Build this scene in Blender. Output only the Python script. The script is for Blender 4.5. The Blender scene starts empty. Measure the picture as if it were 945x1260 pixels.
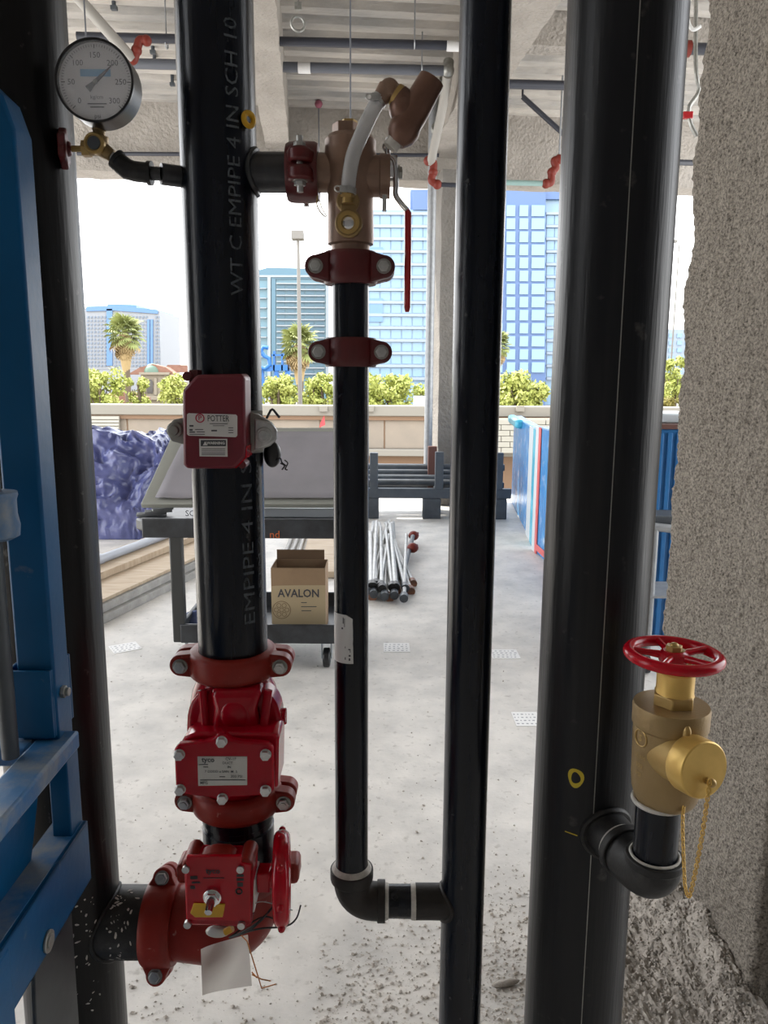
import bpy, math, random
import numpy as np
from mathutils import Vector, Matrix, noise
random.seed(7)
rng = np.random.default_rng(7)
SC = bpy.context.scene
COL = SC.collection
R = math.radians

# ------------------------------------------------------------------ camera
F = 946.0
CX, CY = 472.5, 630.0
PITCH = R(10.0); ROLL = 0.0056
EYE = Vector((0, 0, 1.55))
_f = Vector((0, math.cos(PITCH), -math.sin(PITCH)))
_u0 = Vector((0, math.sin(PITCH), math.cos(PITCH)))
_r0 = Vector((1, 0, 0))
_r = _r0 * math.cos(ROLL) + _u0 * math.sin(ROLL)
_u = _u0 * math.cos(ROLL) - _r0 * math.sin(ROLL)
cam = bpy.data.cameras.new('camera')
cam.sensor_fit = 'VERTICAL'
cam.sensor_height = 36.0
cam.lens = 36.0 * F / 1260.0
cam.clip_start = 0.02
cam.clip_end = 3000
cobj = bpy.data.objects.new('camera', cam)
COL.objects.link(cobj)
m = Matrix((_r, _u, -_f)).transposed().to_4x4()
m.translation = EYE
cobj.matrix_world = m
SC.camera = cobj

# ------------------------------------------------------------------ sky, sun, exposure
SC.view_settings.view_transform = 'Standard'
SC.view_settings.look = 'None'
SC.view_settings.gamma = 1.0
SC.view_settings.use_curve_mapping = False
SC.view_settings.exposure = 1.95
SC.cycles.max_bounces = 8
SC.cycles.diffuse_bounces = 5
SC.cycles.glossy_bounces = 4
SC.cycles.transmission_bounces = 6
SC.cycles.transparent_max_bounces = 8
W = bpy.data.worlds.new('sky')
SC.world = W
W.use_nodes = True
nt = W.node_tree
bg = nt.nodes['Background']
tc = nt.nodes.new('ShaderNodeTexCoord')
sep = nt.nodes.new('ShaderNodeSeparateXYZ')
rmp = nt.nodes.new('ShaderNodeValToRGB')
nt.links.new(tc.outputs['Generated'], sep.inputs[0])
nt.links.new(sep.outputs['Z'], rmp.inputs[0])
rmp.color_ramp.elements[0].position = 0.0
rmp.color_ramp.elements[0].color = (1.0, 1.0, 0.99, 1)
rmp.color_ramp.elements[1].position = 0.75
rmp.color_ramp.elements[1].color = (0.84, 0.90, 1.0, 1)
nt.links.new(rmp.outputs[0], bg.inputs['Color'])
bg.inputs['Strength'].default_value = 1.25
sun = bpy.data.lights.new('sun', 'SUN')
sun.energy = 2.4
sun.angle = R(1.0)
sun.color = (1.0, 0.93, 0.82)
sobj = bpy.data.objects.new('sun', sun)
COL.objects.link(sobj)
sobj.rotation_euler = Vector((0.62, -0.38, -0.95)).to_track_quat('-Z', 'Y').to_euler()

# ------------------------------------------------------------------ pixel helpers
def ray(px, py):
    return _f + _r * ((px - CX) / F) - _u * ((py - CY) / F)
def P(px, py, Y):
    d = ray(px, py)
    return EYE + d * (Y / d.y)
def PZ(px, py, Z=0.0):
    d = ray(px, py)
    return EYE + d * ((Z - EYE.z) / d.z)
def S(py, Y):
    return Y / ray(CX, py).y / F

# ------------------------------------------------------------------ materials
def mat(name, col, rough=0.5, metal=0.0, col2=None, nscale=8.0, lo=0.35, hi=0.65, bump=0.0, bscale=60.0, spec=0.5,
        stretch=None, rvar=0.0, coat=0.0, detail=6.0, bdist=0.004, third=None):
    m = bpy.data.materials.new(name)
    m.use_nodes = True
    nt = m.node_tree
    b = nt.nodes['Principled BSDF']
    b.inputs['Base Color'].default_value = (*col, 1)
    b.inputs['Roughness'].default_value = rough
    b.inputs['Metallic'].default_value = metal
    b.inputs['Specular IOR Level'].default_value = spec
    b.inputs['Coat Weight'].default_value = coat
    tc = nt.nodes.new('ShaderNodeTexCoord')
    vec = tc.outputs['Object']
    if stretch:
        mp = nt.nodes.new('ShaderNodeMapping')
        mp.inputs['Scale'].default_value = stretch
        nt.links.new(vec, mp.inputs[0])
        vec = mp.outputs[0]
    if col2 is not None or rvar:
        n = nt.nodes.new('ShaderNodeTexNoise')
        n.inputs['Scale'].default_value = nscale
        n.inputs['Detail'].default_value = detail
        n.inputs['Roughness'].default_value = 0.6
        nt.links.new(vec, n.inputs['Vector'])
        if col2 is not None:
            rp = nt.nodes.new('ShaderNodeValToRGB')
            rp.color_ramp.elements[0].position = lo
            rp.color_ramp.elements[1].position = hi
            rp.color_ramp.elements[0].color = (*col, 1)
            rp.color_ramp.elements[1].color = (*col2, 1)
            nt.links.new(n.outputs['Fac'], rp.inputs[0])
            out = rp.outputs[0]
            if third:
                c3, sc3, l3, h3 = third
                n3 = nt.nodes.new('ShaderNodeTexNoise')
                n3.inputs['Scale'].default_value = sc3
                n3.inputs['Detail'].default_value = 4
                nt.links.new(tc.outputs['Object'], n3.inputs['Vector'])
                r3 = nt.nodes.new('ShaderNodeMapRange')
                r3.inputs['From Min'].default_value = l3
                r3.inputs['From Max'].default_value = h3
                nt.links.new(n3.outputs['Fac'], r3.inputs['Value'])
                mx = nt.nodes.new('ShaderNodeMix')
                mx.data_type = 'RGBA'
                nt.links.new(r3.outputs[0], mx.inputs[0])
                nt.links.new(out, mx.inputs[6])
                mx.inputs[7].default_value = (*c3, 1)
                out = mx.outputs[2]
            nt.links.new(out, b.inputs['Base Color'])
        if rvar:
            mr = nt.nodes.new('ShaderNodeMapRange')
            mr.inputs['To Min'].default_value = max(0.02, rough - rvar)
            mr.inputs['To Max'].default_value = min(1, rough + rvar)
            nt.links.new(n.outputs['Fac'], mr.inputs['Value'])
            nt.links.new(mr.outputs[0], b.inputs['Roughness'])
    if bump:
        n2 = nt.nodes.new('ShaderNodeTexNoise')
        n2.inputs['Scale'].default_value = bscale
        n2.inputs['Detail'].default_value = 4
        nt.links.new(vec, n2.inputs['Vector'])
        bp = nt.nodes.new('ShaderNodeBump')
        bp.inputs['Strength'].default_value = bump
        bp.inputs['Distance'].default_value = bdist
        nt.links.new(n2.outputs['Fac'], bp.inputs['Height'])
        nt.links.new(bp.outputs[0], b.inputs['Normal'])
    return m

MT = {}
MT['black_pipe'] = mat('black_pipe', (0.0008, 0.002, 0.006), 0.27, 0, (0.002, 0.0045, 0.011), 5, .35, .75, spec=.32, bump=.12, bscale=25, stretch=(6, 6, .7), rvar=.10,
                       third=((0.10, 0.10, 0.10), 55, .70, .82))
MT['dusty_pipe'] = mat('dusty_pipe', (0.003, 0.003, 0.0035), 0.36, 0, (0.010, 0.009, 0.0085), 7, .45, .85, spec=.25, bump=.15, bscale=25, stretch=(5, 5, .5), rvar=.12,
                       third=((0.16, 0.15, 0.14), 40, .68, .85))
MT['raw_pipe'] = mat('raw_pipe', (0.011, 0.012, 0.015), 0.36, 0, (0.040, 0.042, 0.048), 4, .4, .7, stretch=(5, 5, .6), bump=.1, bscale=30, rvar=.1)
MT['big_pipe'] = mat('big_pipe', (0.007, 0.0075, 0.0095), 0.34, 0, (0.019, 0.0185, 0.018), 3, .5, .85, spec=.25, stretch=(9, 9, .5), bump=.15, bscale=20, rvar=.14,
                     third=((0.10, 0.095, 0.09), 30, .66, .9))
MT['cast_iron'] = mat('cast_iron', (0.009, 0.009, 0.0095), 0.5, .2, (0.05, 0.048, 0.046), 30, .5, .8, bump=.4, bscale=180, bdist=.001)
MT['rust_iron'] = mat('rust_iron', (0.011, 0.009, 0.008), 0.6, .1, (0.035, 0.026, 0.022), 25, .45, .8, bump=.5, bscale=160, bdist=.001)
MT['sealant'] = mat('sealant', (0.62, 0.60, 0.56), 0.7, 0, (0.40, 0.38, 0.35), 60, bump=.5, bscale=200, bdist=.001)
MT['red_gloss'] = mat('red_gloss', (0.30, 0.0012, 0.010), 0.2, 0, (0.35, 0.002, 0.013), 20, bump=.12, bscale=90, spec=.25, bdist=.001)
MT['red_wheel'] = mat('red_wheel', (0.36, 0.002, 0.010), 0.2, 0, (0.42, 0.003, 0.013), 20, spec=.3, bump=.08, bscale=90, bdist=.001)
MT['red_orange'] = mat('red_orange', (0.20, 0.014, 0.008), 0.42, 0, (0.24, 0.020, 0.013), 20, spec=.25, bump=.3, bscale=140, bdist=.001,
                       third=((0.55, 0.40, 0.34), 60, .68, .8))
MT['red_dark'] = mat('red_dark', (0.075, 0.004, 0.006), 0.40, 0, (0.10, 0.007, 0.008), 20, bump=.3, bscale=140, bdist=.001)
MT['red_box'] = mat('red_box', (0.125, 0.004, 0.014), 0.38, 0, (0.135, 0.005, 0.016), 40, bump=.15, bscale=300, bdist=.0006)
MT['bright_red'] = mat('bright_red', (0.38, 0.006, 0.012), 0.3, coat=.4)
MT['steel'] = mat('steel', (0.55, 0.55, 0.54), 0.35, .85, (0.40, 0.40, 0.40), 60)
MT['chrome'] = mat('chrome', (0.72, 0.72, 0.73), 0.15, 1.0)
MT['zinc'] = mat('zinc', (0.34, 0.34, 0.32), 0.42, .6, (0.26, 0.26, 0.24), 30)
MT['bronze'] = mat('bronze', (0.22, 0.140, 0.100), 0.42, 0.35, (0.28, 0.175, 0.125), 25, bump=.3, bscale=180, bdist=.001)
MT['bronze_dark'] = mat('bronze_dark', (0.125, 0.062, 0.042), 0.42, 0.35, (0.165, 0.085, 0.058), 25, bump=.3, bscale=180, bdist=.001)
MT['brass'] = mat('brass', (0.46, 0.31, 0.11), 0.36, 0.45, (0.38, 0.25, 0.085), 30, bump=.2, bscale=200, bdist=.001)
MT['brass_cast'] = mat('brass_cast', (0.28, 0.19, 0.085), 0.45, 0.4, (0.28, 0.19, 0.08), 30, bump=.4, bscale=260, bdist=.001)
MT['brass_gold'] = mat('brass_gold', (0.70, 0.46, 0.13), 0.38, 0.45, (0.60, 0.39, 0.105), 20)
MT['yellow_paint'] = mat('yellow_paint', (0.55, 0.42, 0.02), 0.6)
MT['yellow_flag'] = mat('yellow_flag', (0.60, 0.33, 0.01), 0.45)
MT['white_text'] = mat('white_text', (0.09, 0.105, 0.12), 0.7, 0, (0.02, 0.024, 0.03), 160, .5, .62)
MT['faint_text'] = mat('faint_text', (0.06, 0.07, 0.08), 0.7, 0, (0.02, 0.025, 0.03), 200, .48, .6)
MT['black'] = mat('black', (0.01, 0.01, 0.012), 0.5)
MT['rubber'] = mat('rubber', (0.012, 0.012, 0.014), 0.35)
MT['label_white'] = mat('label_white', (0.62, 0.61, 0.60), 0.5)
MT['label_grey'] = mat('label_grey', (0.50, 0.49, 0.46), 0.35, .3)
MT['red_ink'] = mat('red_ink', (0.40, 0.02, 0.06), 0.6)
MT['paper'] = mat('paper', (0.80, 0.79, 0.77), 0.7, 0, (0.74, 0.73, 0.71), 6, bump=.1, bscale=10)
MT['plan_paper'] = mat('plan_paper', (0.26, 0.245, 0.265), 0.8, 0, (0.22, 0.21, 0.225), 3, bump=.3, bscale=6, bdist=.01)
MT['ink'] = mat('ink', (0.05, 0.05, 0.06), 0.7)
MT['ink_soft'] = mat('ink_soft', (0.32, 0.32, 0.33), 0.7)
MT['dial'] = mat('dial', (0.74, 0.72, 0.74), 0.5)
MT['blue_logo'] = mat('blue_logo', (0.16, 0.40, 0.66), 0.5)
MT['lift_blue'] = mat('lift_blue', (0.0002, 0.055, 0.145), 0.38, 0, (0.0004, 0.066, 0.175), 6, spec=.2, bump=.1, bscale=60, rvar=.08,
                      third=((0.10, 0.13, 0.17), 26, .68, .8))
MT['lift_worn'] = mat('lift_worn', (0.015, 0.10, 0.24), 0.5, 0, (0.16, 0.18, 0.20), 18, .42, .66, bump=.2, bscale=60)
MT['grey_metal'] = mat('grey_metal', (0.30, 0.33, 0.35), 0.4, .5, (0.22, 0.24, 0.26), 12)
MT['galv'] = mat('galv', (0.30, 0.31, 0.32), 0.45, .4, (0.24, 0.25, 0.26), 20)
MT['dark_steel'] = mat('dark_steel', (0.045, 0.052, 0.062), 0.5, .2, (0.07, 0.08, 0.09), 8)
MT['rack_steel'] = mat('rack_steel', (0.055, 0.066, 0.082), 0.5, .2, (0.075, 0.087, 0.10), 8)
MT['sprinkler_pipe'] = mat('sprinkler_pipe', (0.028, 0.03, 0.04), 0.4)
MT['sprinkler_grey'] = mat('sprinkler_grey', (0.085, 0.09, 0.105), 0.45)
MT['white_pipe'] = mat('white_pipe', (0.27, 0.255, 0.23), 0.5)
MT['fitting_red'] = mat('fitting_red', (0.15, 0.022, 0.014), 0.5, spec=.25)
MT['cart_black'] = mat('cart_black', (0.010, 0.011, 0.013), 0.45, 0, (0.032, 0.035, 0.04), 10)
MT['cart_grey'] = mat('cart_grey', (0.030, 0.031, 0.030), 0.45)
MT['board_frame'] = mat('board_frame', (0.26, 0.265, 0.235), 0.5)
MT['board_base'] = mat('board_base', (0.30, 0.32, 0.34), 0.5)
MT['cardboard'] = mat('cardboard', (0.30, 0.20, 0.115), 0.8, 0, (0.26, 0.17, 0.10), 10)
MT['kraft'] = mat('kraft', (0.42, 0.33, 0.20), 0.75)
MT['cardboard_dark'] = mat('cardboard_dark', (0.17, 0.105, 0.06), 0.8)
MT['tarp'] = mat('tarp', (0.065, 0.075, 0.19), 0.27, 0, (0.11, 0.12, 0.26), 4, bump=.5, bscale=14, bdist=.02)
MT['plywood'] = mat('plywood', (0.40, 0.30, 0.20), 0.7, 0, (0.50, 0.40, 0.285), 4, stretch=(1, 6, 1))
MT['plank_edge'] = mat('plank_edge', (0.28, 0.27, 0.25), 0.7, 0, (0.38, 0.365, 0.335), 12)
MT['rag'] = mat('rag', (0.05, 0.07, 0.16), 0.8)
MT['wrap_blue'] = mat('wrap_blue', (0.03, 0.20, 0.52), 0.25, 0, (0.08, 0.34, 0.66), 5, .4, .7, stretch=(6, 6, .8), bump=.6, bscale=8, bdist=.02, third=((0.40, 0.55, 0.72), 7, .56, .72))
MT['wrap_cyan'] = mat('wrap_cyan', (0.05, 0.42, 0.62), 0.25, 0, (0.10, 0.52, 0.70), 5, bump=.5, bscale=8, bdist=.02)
MT['wrap_white'] = mat('wrap_white', (0.55, 0.60, 0.63), 0.4)
MT['wrap_red'] = mat('wrap_red', (0.60, 0.10, 0.10), 0.4)
MT['deep_blue'] = mat('deep_blue', (0.008, 0.10, 0.27), 0.4, 0, (0.012, 0.13, 0.34), 6)
MT['brown'] = mat('brown', (0.10, 0.04, 0.03), 0.6)
MT['rod_grey'] = mat('rod_grey', (0.42, 0.42, 0.41), 0.45, .3, (0.32, 0.32, 0.31), 15)
MT['rust'] = mat('rust', (0.26, 0.10, 0.045), 0.6, 0, (0.12, 0.06, 0.04), 20)
MT['foam_white'] = mat('foam_white', (0.7, 0.7, 0.68), 0.6)
MT['fireproof'] = mat('fireproof', (0.34, 0.31, 0.275), 0.95, 0, (0.27, 0.245, 0.215), 2.5, bump=.8, bscale=26, bdist=.03)
MT['deckmat'] = mat('deckmat', (0.46, 0.42, 0.37), 0.8, 0, (0.26, 0.25, 0.235), 2.2, bump=.6, bscale=20, bdist=.03, stretch=(.35, 1, 1))
MT['crumb'] = mat('crumb', (0.36, 0.325, 0.285), 0.95, 0, (0.24, 0.215, 0.185), 40, bump=.5, bscale=200)

def transp(name, col, alpha_mix, rough=.05):
    m = bpy.data.materials.new(name)
    m.use_nodes = True
    nt = m.node_tree
    b = nt.nodes['Principled BSDF']
    b.inputs['Base Color'].default_value = (*col, 1)
    b.inputs['Roughness'].default_value = rough
    b.inputs['Alpha'].default_value = alpha_mix
    return m
MT['glass_thin'] = transp('glass_thin', (0.85, 0.88, 0.92), 0.16, 0.03)
MT['hose_clear'] = transp('hose_clear', (0.62, 0.62, 0.64), 0.50, 0.18)

# ---- floor concrete
def concrete():
    m = mat('concrete', (0.47, 0.45, 0.42), 0.62, 0, (0.65, 0.615, 0.565), 4.5, .30, .62, bump=.3, bscale=70, bdist=.003, detail=12.0,
            third=((0.34, 0.31, 0.275), 30, .60, .80))
    return m
MT['concrete'] = concrete()
def thin_sheet(name, col, share):
    m = bpy.data.materials.new(name); m.use_nodes = True; nt = m.node_tree; b = nt.nodes['Principled BSDF']
    b.inputs['Base Color'].default_value = (*col, 1); b.inputs['Roughness'].default_value = .8
    t = nt.nodes.new('ShaderNodeBsdfTranslucent'); t.inputs[0].default_value = (*col, 1)
    x = nt.nodes.new('ShaderNodeMixShader'); x.inputs[0].default_value = share
    nt.links.new(b.outputs[0], x.inputs[1]); nt.links.new(t.outputs[0], x.inputs[2]); nt.links.new(x.outputs[0], nt.nodes['Material Output'].inputs[0])
    return m
def spray():
    m = bpy.data.materials.new('spray_fireproofing')
    m.use_nodes = True
    nt = m.node_tree
    b = nt.nodes['Principled BSDF']
    b.inputs['Roughness'].default_value = .95
    b.inputs['Specular IOR Level'].default_value = .15
    tc = nt.nodes.new('ShaderNodeTexCoord')
    n = nt.nodes.new('ShaderNodeTexNoise'); n.inputs['Scale'].default_value = 150; n.inputs['Detail'].default_value = 5; n.inputs['Roughness'].default_value = .7
    rp = nt.nodes.new('ShaderNodeValToRGB')
    e = rp.color_ramp.elements
    e[0].position = .34; e[0].color = (.040, .035, .030, 1)
    e[1].position = .62; e[1].color = (.225, .200, .170, 1)
    k = e.new(.46); k.color = (.135, .119, .100, 1)
    nt.links.new(tc.outputs['Object'], n.inputs['Vector'])
    nt.links.new(n.outputs['Fac'], rp.inputs[0])
    nt.links.new(rp.outputs[0], b.inputs['Base Color'])
    n2 = nt.nodes.new('ShaderNodeTexNoise'); n2.inputs['Scale'].default_value = 95; n2.inputs['Detail'].default_value = 3
    nt.links.new(tc.outputs['Object'], n2.inputs['Vector'])
    bp = nt.nodes.new('ShaderNodeBump'); bp.inputs['Strength'].default_value = .8; bp.inputs['Distance'].default_value = .008
    nt.links.new(n2.outputs['Fac'], bp.inputs['Height'])
    nt.links.new(bp.outputs[0], b.inputs['Normal'])
    return m
MT['spray'] = spray()

# ------------------------------------------------------------------ geometry collector
def frame(o, z, x=None):
    z = Vector(z).normalized()
    if x is None:
        x = Vector((1, 0, 0)) if abs(z.x) < .9 else Vector((0, 1, 0))
    x = Vector(x)
    x = (x - z * x.dot(z)).normalized()
    y = z.cross(x)
    M = Matrix((x, y, z)).transposed().to_4x4()
    M.translation = Vector(o)
    return M

class G:
    def __init__(s):
        s.v = []; s.f = []
    def add(s, vs, fs, M=None):
        b = len(s.v)
        if M is not None:
            vs = [M @ Vector(v) for v in vs]
        s.v.extend([tuple(v) for v in vs])
        s.f.extend([tuple(i + b for i in f) for f in fs])
        return s
    def box(s, c, d, M=None):
        x, y, z = d[0] / 2, d[1] / 2, d[2] / 2
        vs = [Vector(c) + Vector(p) for p in ((-x, -y, -z), (x, -y, -z), (x, y, -z), (-x, y, -z), (-x, -y, z), (x, -y, z), (x, y, z), (-x, y, z))]
        return s.add(vs, [(0, 3, 2, 1), (4, 5, 6, 7), (0, 1, 5, 4), (1, 2, 6, 5), (2, 3, 7, 6), (3, 0, 4, 7)], M)
    def bx(s, a, b):
        a = Vector(a); b = Vector(b)
        return s.box((a + b) / 2, (abs(b.x - a.x), abs(b.y - a.y), abs(b.z - a.z)))
    def lathe(s, prof, M=None, n=32):
        vs = []; fs = []
        for (r, z) in prof:
            for i in range(n):
                a = 2 * math.pi * i / n
                vs.append((r * math.cos(a), r * math.sin(a), z))
        k = len(prof)
        for j in range(k - 1):
            for i in range(n):
                fs.append((j * n + i, j * n + (i + 1) % n, (j + 1) * n + (i + 1) % n, (j + 1) * n + i))
        if prof[0] != prof[-1]:
            fs.append(tuple(reversed(range(n))))
            fs.append(tuple(range((k - 1) * n, k * n)))
        return s.add(vs, fs, M)
    def rod(s, p0, p1, r0, r1=None, n=20):
        p0 = Vector(p0); p1 = Vector(p1)
        if r1 is None: r1 = r0
        return s.lathe([(r0, 0), (r1, (p1 - p0).length)], frame(p0, p1 - p0), n)
    def tube(s, pts, r, n=8):
        pts = [Vector(p) for p in pts]
        k = len(pts); vs = []; fs = []
        t = (pts[1] - pts[0]).normalized()
        x = frame((0, 0, 0), t).col[0].to_3d()
        for j, p in enumerate(pts):
            t = (pts[min(j + 1, k - 1)] - pts[max(j - 1, 0)]).normalized()
            x = (x - t * x.dot(t)).normalized()
            y = t.cross(x)
            rr = r[j] if isinstance(r, (list, tuple)) else r
            for i in range(n):
                a = 2 * math.pi * i / n
                vs.append(p + x * (rr * math.cos(a)) + y * (rr * math.sin(a)))
        for j in range(k - 1):
            for i in range(n):
                fs.append((j * n + i, j * n + (i + 1) % n, (j + 1) * n + (i + 1) % n, (j + 1) * n + i))
        fs.append(tuple(reversed(range(n)))); fs.append(tuple(range((k - 1) * n, k * n)))
        return s.add(vs, fs)
    def prism(s, poly, z0, z1, M=None):
        n = len(poly)
        vs = [(p[0], p[1], z0) for p in poly] + [(p[0], p[1], z1) for p in poly]
        fs = [tuple(reversed(range(n))), tuple(range(n, 2 * n))]
        for i in range(n):
            fs.append((i, (i + 1) % n, n + (i + 1) % n, n + i))
        return s.add(vs, fs, M)
    def px(s, poly, Y, th):
        """polygon drawn in a vertical plane at distance Y, with thickness th away from the camera"""
        a = [P(x, y, Y) for x, y in poly]
        n = len(a)
        vs = a + [p + Vector((0, th, 0)) for p in a]
        fs = [tuple(range(n)), tuple(reversed(range(n, 2 * n)))]
        for i in range(n):
            fs.append((i, n + i, n + (i + 1) % n, (i + 1) % n))
        return s.add(vs, fs)
    def ball(s, c, r, n=16, m=10, M=None):
        if not isinstance(r, (tuple, list)): r = (r, r, r)
        vs = []; fs = []
        for j in range(m + 1):
            t = math.pi * j / m
            for i in range(n):
                a = 2 * math.pi * i / n
                vs.append(Vector(c) + Vector((r[0] * math.sin(t) * math.cos(a), r[1] * math.sin(t) * math.sin(a), r[2] * math.cos(t))))
        for j in range(m):
            for i in range(n):
                fs.append((j * n + i, (j + 1) * n + i, (j + 1) * n + (i + 1) % n, j * n + (i + 1) % n))
        return s.add(vs, fs, M)
    def torus(s, Rr, r, M=None, n=40, m=12, arc=None, flat=1.0):
        vs = []; fs = []
        for i in range(n):
            a = 2 * math.pi * i / n
            for j in range(m):
                b = 2 * math.pi * j / m
                q = Rr + r * math.cos(b)
                vs.append((q * math.cos(a), q * math.sin(a), r * flat * math.sin(b)))
        for i in range(n):
            for j in range(m):
                fs.append((i * m + j, ((i + 1) % n) * m + j, ((i + 1) % n) * m + (j + 1) % m, i * m + (j + 1) % m))
        return s.add(vs, fs, M)
    def hexn(s, p0, p1, r, n=6):
        return s.rod(p0, p1, r, r, n)
    def quad(s, a, b, c, d):
        return s.add([a, b, c, d], [(0, 1, 2, 3)])

def circle2(cx, cy, r, n=24, a0=0, a1=2 * math.pi, end=False):
    k = n if not end else n - 1
    return [(cx + r * math.cos(a0 + (a1 - a0) * i / k), cy + r * math.sin(a0 + (a1 - a0) * i / k)) for i in range(n)]

import bmesh
def mesh_of(g, name, mats, smooth=True, ang=38, off=None, recalc=True):
    me = bpy.data.meshes.new(name)
    vs = g.v
    if off is not None:
        vs = [(v[0] - off[0], v[1] - off[1], v[2] - off[2]) for v in vs]
    me.from_pydata(vs, [], g.f)
    me.validate()
    if recalc:
        bm = bmesh.new(); bm.from_mesh(me)
        bmesh.ops.recalc_face_normals(bm, faces=bm.faces)
        bm.to_mesh(me); bm.free()
    if smooth:
        me.shade_smooth()
        me.set_sharp_from_angle(angle=R(ang))
    me.materials.append(MT[mats] if isinstance(mats, str) else mats)
    return me

def tag(o, label=None, cat=None, group=None, kind=None):
    if label: o['label'] = label
    if cat: o['category'] = cat
    if group: o['group'] = group
    if kind: o['kind'] = kind
    return o
def thing(name, label, cat, loc, group=None):
    o = bpy.data.objects.new(name, None)
    o.empty_display_size = .05
    COL.objects.link(o)
    o.location = loc
    return tag(o, label, cat, group)
def bev(o, w, seg=2):
    md = o.modifiers.new('bevel', 'BEVEL')
    md.width = w; md.segments = seg; md.limit_method = 'ANGLE'; md.angle_limit = R(40)
    md.harden_normals = False
    return o
def part(name, g, mt, parent, bevel=0, label=None, kind=None, smooth=True, ang=38, recalc=True):
    me = mesh_of(g, name, mt, smooth, ang, recalc=recalc)
    o = bpy.data.objects.new(name, me)
    COL.objects.link(o)
    o.parent = parent
    if parent.type == 'EMPTY':
        o.location = -parent.location
    if bevel: bev(o, bevel)
    return tag(o, label, kind=kind)
def solo(name, g, mt, label, cat, group=None, bevel=0, kind=None, smooth=True, ang=38, recalc=True):
    a = np.array(g.v)
    off = ((a[:, 0].min() + a[:, 0].max()) / 2, (a[:, 1].min() + a[:, 1].max()) / 2, a[:, 2].min())
    me = mesh_of(g, name, mt, smooth, ang, off, recalc)
    o = bpy.data.objects.new(name, me)
    COL.objects.link(o)
    o.location = off
    if bevel: bev(o, bevel)
    return tag(o, label, cat, group, kind)
def struct(name, g, mt, smooth=False, label=None, recalc=True, bevel=0):
    o = bpy.data.objects.new(name, mesh_of(g, name, mt, smooth, recalc=recalc))
    COL.objects.link(o)
    if bevel: bev(o, bevel)
    return tag(o, label, kind='structure')
def inst(name, me, parent, loc, rot=None, scale=None):
    """another object with a shared mesh, placed in world space under its parent"""
    o = bpy.data.objects.new(name, me)
    COL.objects.link(o)
    o.parent = parent
    o.location = Vector(loc) - (parent.location if parent.type == 'EMPTY' else Vector((0, 0, 0)))
    if rot is not None: o.rotation_euler = rot
    if scale is not None: o.scale = scale
    return o

_tc = {}
def text_poly(s, size, bold=0.0):
    """flat text as (verts, faces), centred, baseline along x"""
    key = (s, size, bold)
    if key in _tc: return _tc[key]
    cu = bpy.data.curves.new('t', 'FONT')
    cu.body = s; cu.size = size; cu.align_x = 'CENTER'; cu.align_y = 'CENTER'
    cu.resolution_u = 2; cu.offset = bold
    o = bpy.data.objects.new('t', cu)
    COL.objects.link(o)
    bpy.context.view_layer.update()
    dg = bpy.context.evaluated_depsgraph_get()
    me = bpy.data.meshes.new_from_object(o.evaluated_get(dg))
    vs = [tuple(v.co) for v in me.vertices]; fs = [tuple(p.vertices) for p in me.polygons]
    bpy.data.objects.remove(o); bpy.data.curves.remove(cu); bpy.data.meshes.remove(me)
    _tc[key] = (vs, fs)
    return vs, fs
def text_on(g, s, size, M, bold=0.0, sx=1.0, left=False):
    vs, fs = text_poly(s, size, bold)
    x0 = min(v[0] for v in vs) if left else 0
    g.add([((v[0] - x0) * sx, v[1], 0) for v in vs], fs, M)
def upright(px_, py, Y):
    """a frame at a pixel, lying in a vertical plane facing the camera (x right, y up, z towards -Y)"""
    return frame(P(px_, py, Y), (0, -1, 0), (1, 0, 0))

YAW = R(5.4)
def B(u, v, z=0.0):
    """building coordinates -> world"""
    return Vector((u * math.cos(YAW) - v * math.sin(YAW), u * math.sin(YAW) + v * math.cos(YAW), z))
MB = Matrix.Rotation(YAW, 4, 'Z')
def bbox(g, u0, u1, v0, v1, z0, z1):
    g.box(((u0 + u1) / 2, (v0 + v1) / 2, (z0 + z1) / 2), (abs(u1 - u0), abs(v1 - v0), abs(z1 - z0)), MB)

MT['fireproof_shaded'] = mat('fireproof_shaded', (0.20, 0.185, 0.165), 0.95, 0, (0.16, 0.148, 0.132), 2.5, bump=.8, bscale=26, bdist=.03)  # darker copy of fireproof: the far column's shade is put into the colour
MT['wall_grey'] = mat('wall_grey', (0.26, 0.255, 0.25), .9)
# ================================================================== SETTING
EDGE = 10.0
SU0, SU1, BACK = -5.2, 5.2, -4.5
g = G(); bbox(g, SU0, SU1, BACK, EDGE, -.35, 0)
struct('floor', g, 'concrete')
# corrugated steel deck overhead
g = G()
H = 4.62
prof = []
v = BACK
while v < EDGE - .05:
    prof += [(v, H), (v + .10, H), (v + .135, H + .075), (v + .235, H + .075), (v + .27, H)]
    v += .30
vs = []; fs = []
for (vv, zz) in prof:
    vs += [MB @ Vector((SU0, vv, zz)), MB @ Vector((SU1, vv, zz))]
for i in range(len(prof) - 1):
    fs.append((2 * i, 2 * i + 1, 2 * i + 3, 2 * i + 2))
g.add(vs, fs)
bbox(g, SU0, SU1, BACK, EDGE, H + .08, H + .25)
struct('ceiling', g, 'deckmat')
g = G(); bbox(g, SU0, SU1, BACK - .2, BACK, 0, H)  # unseen wall added behind the camera to keep sky light off the pipes
struct('added_wall_back', g, 'wall_grey')
g = G(); bbox(g, SU0 - .2, SU0, BACK - .2, .3, 0, H + .25)  # unseen side wall, added to cut the light on camera-facing surfaces
struct('added_wall_left', g, 'wall_grey')
g = G(); bbox(g, SU1, SU1 + .2, BACK - .2, .3, 0, H + .25)  # matching unseen wall on the right, also added to block side light
struct('added_wall_right', g, 'wall_grey')
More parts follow.
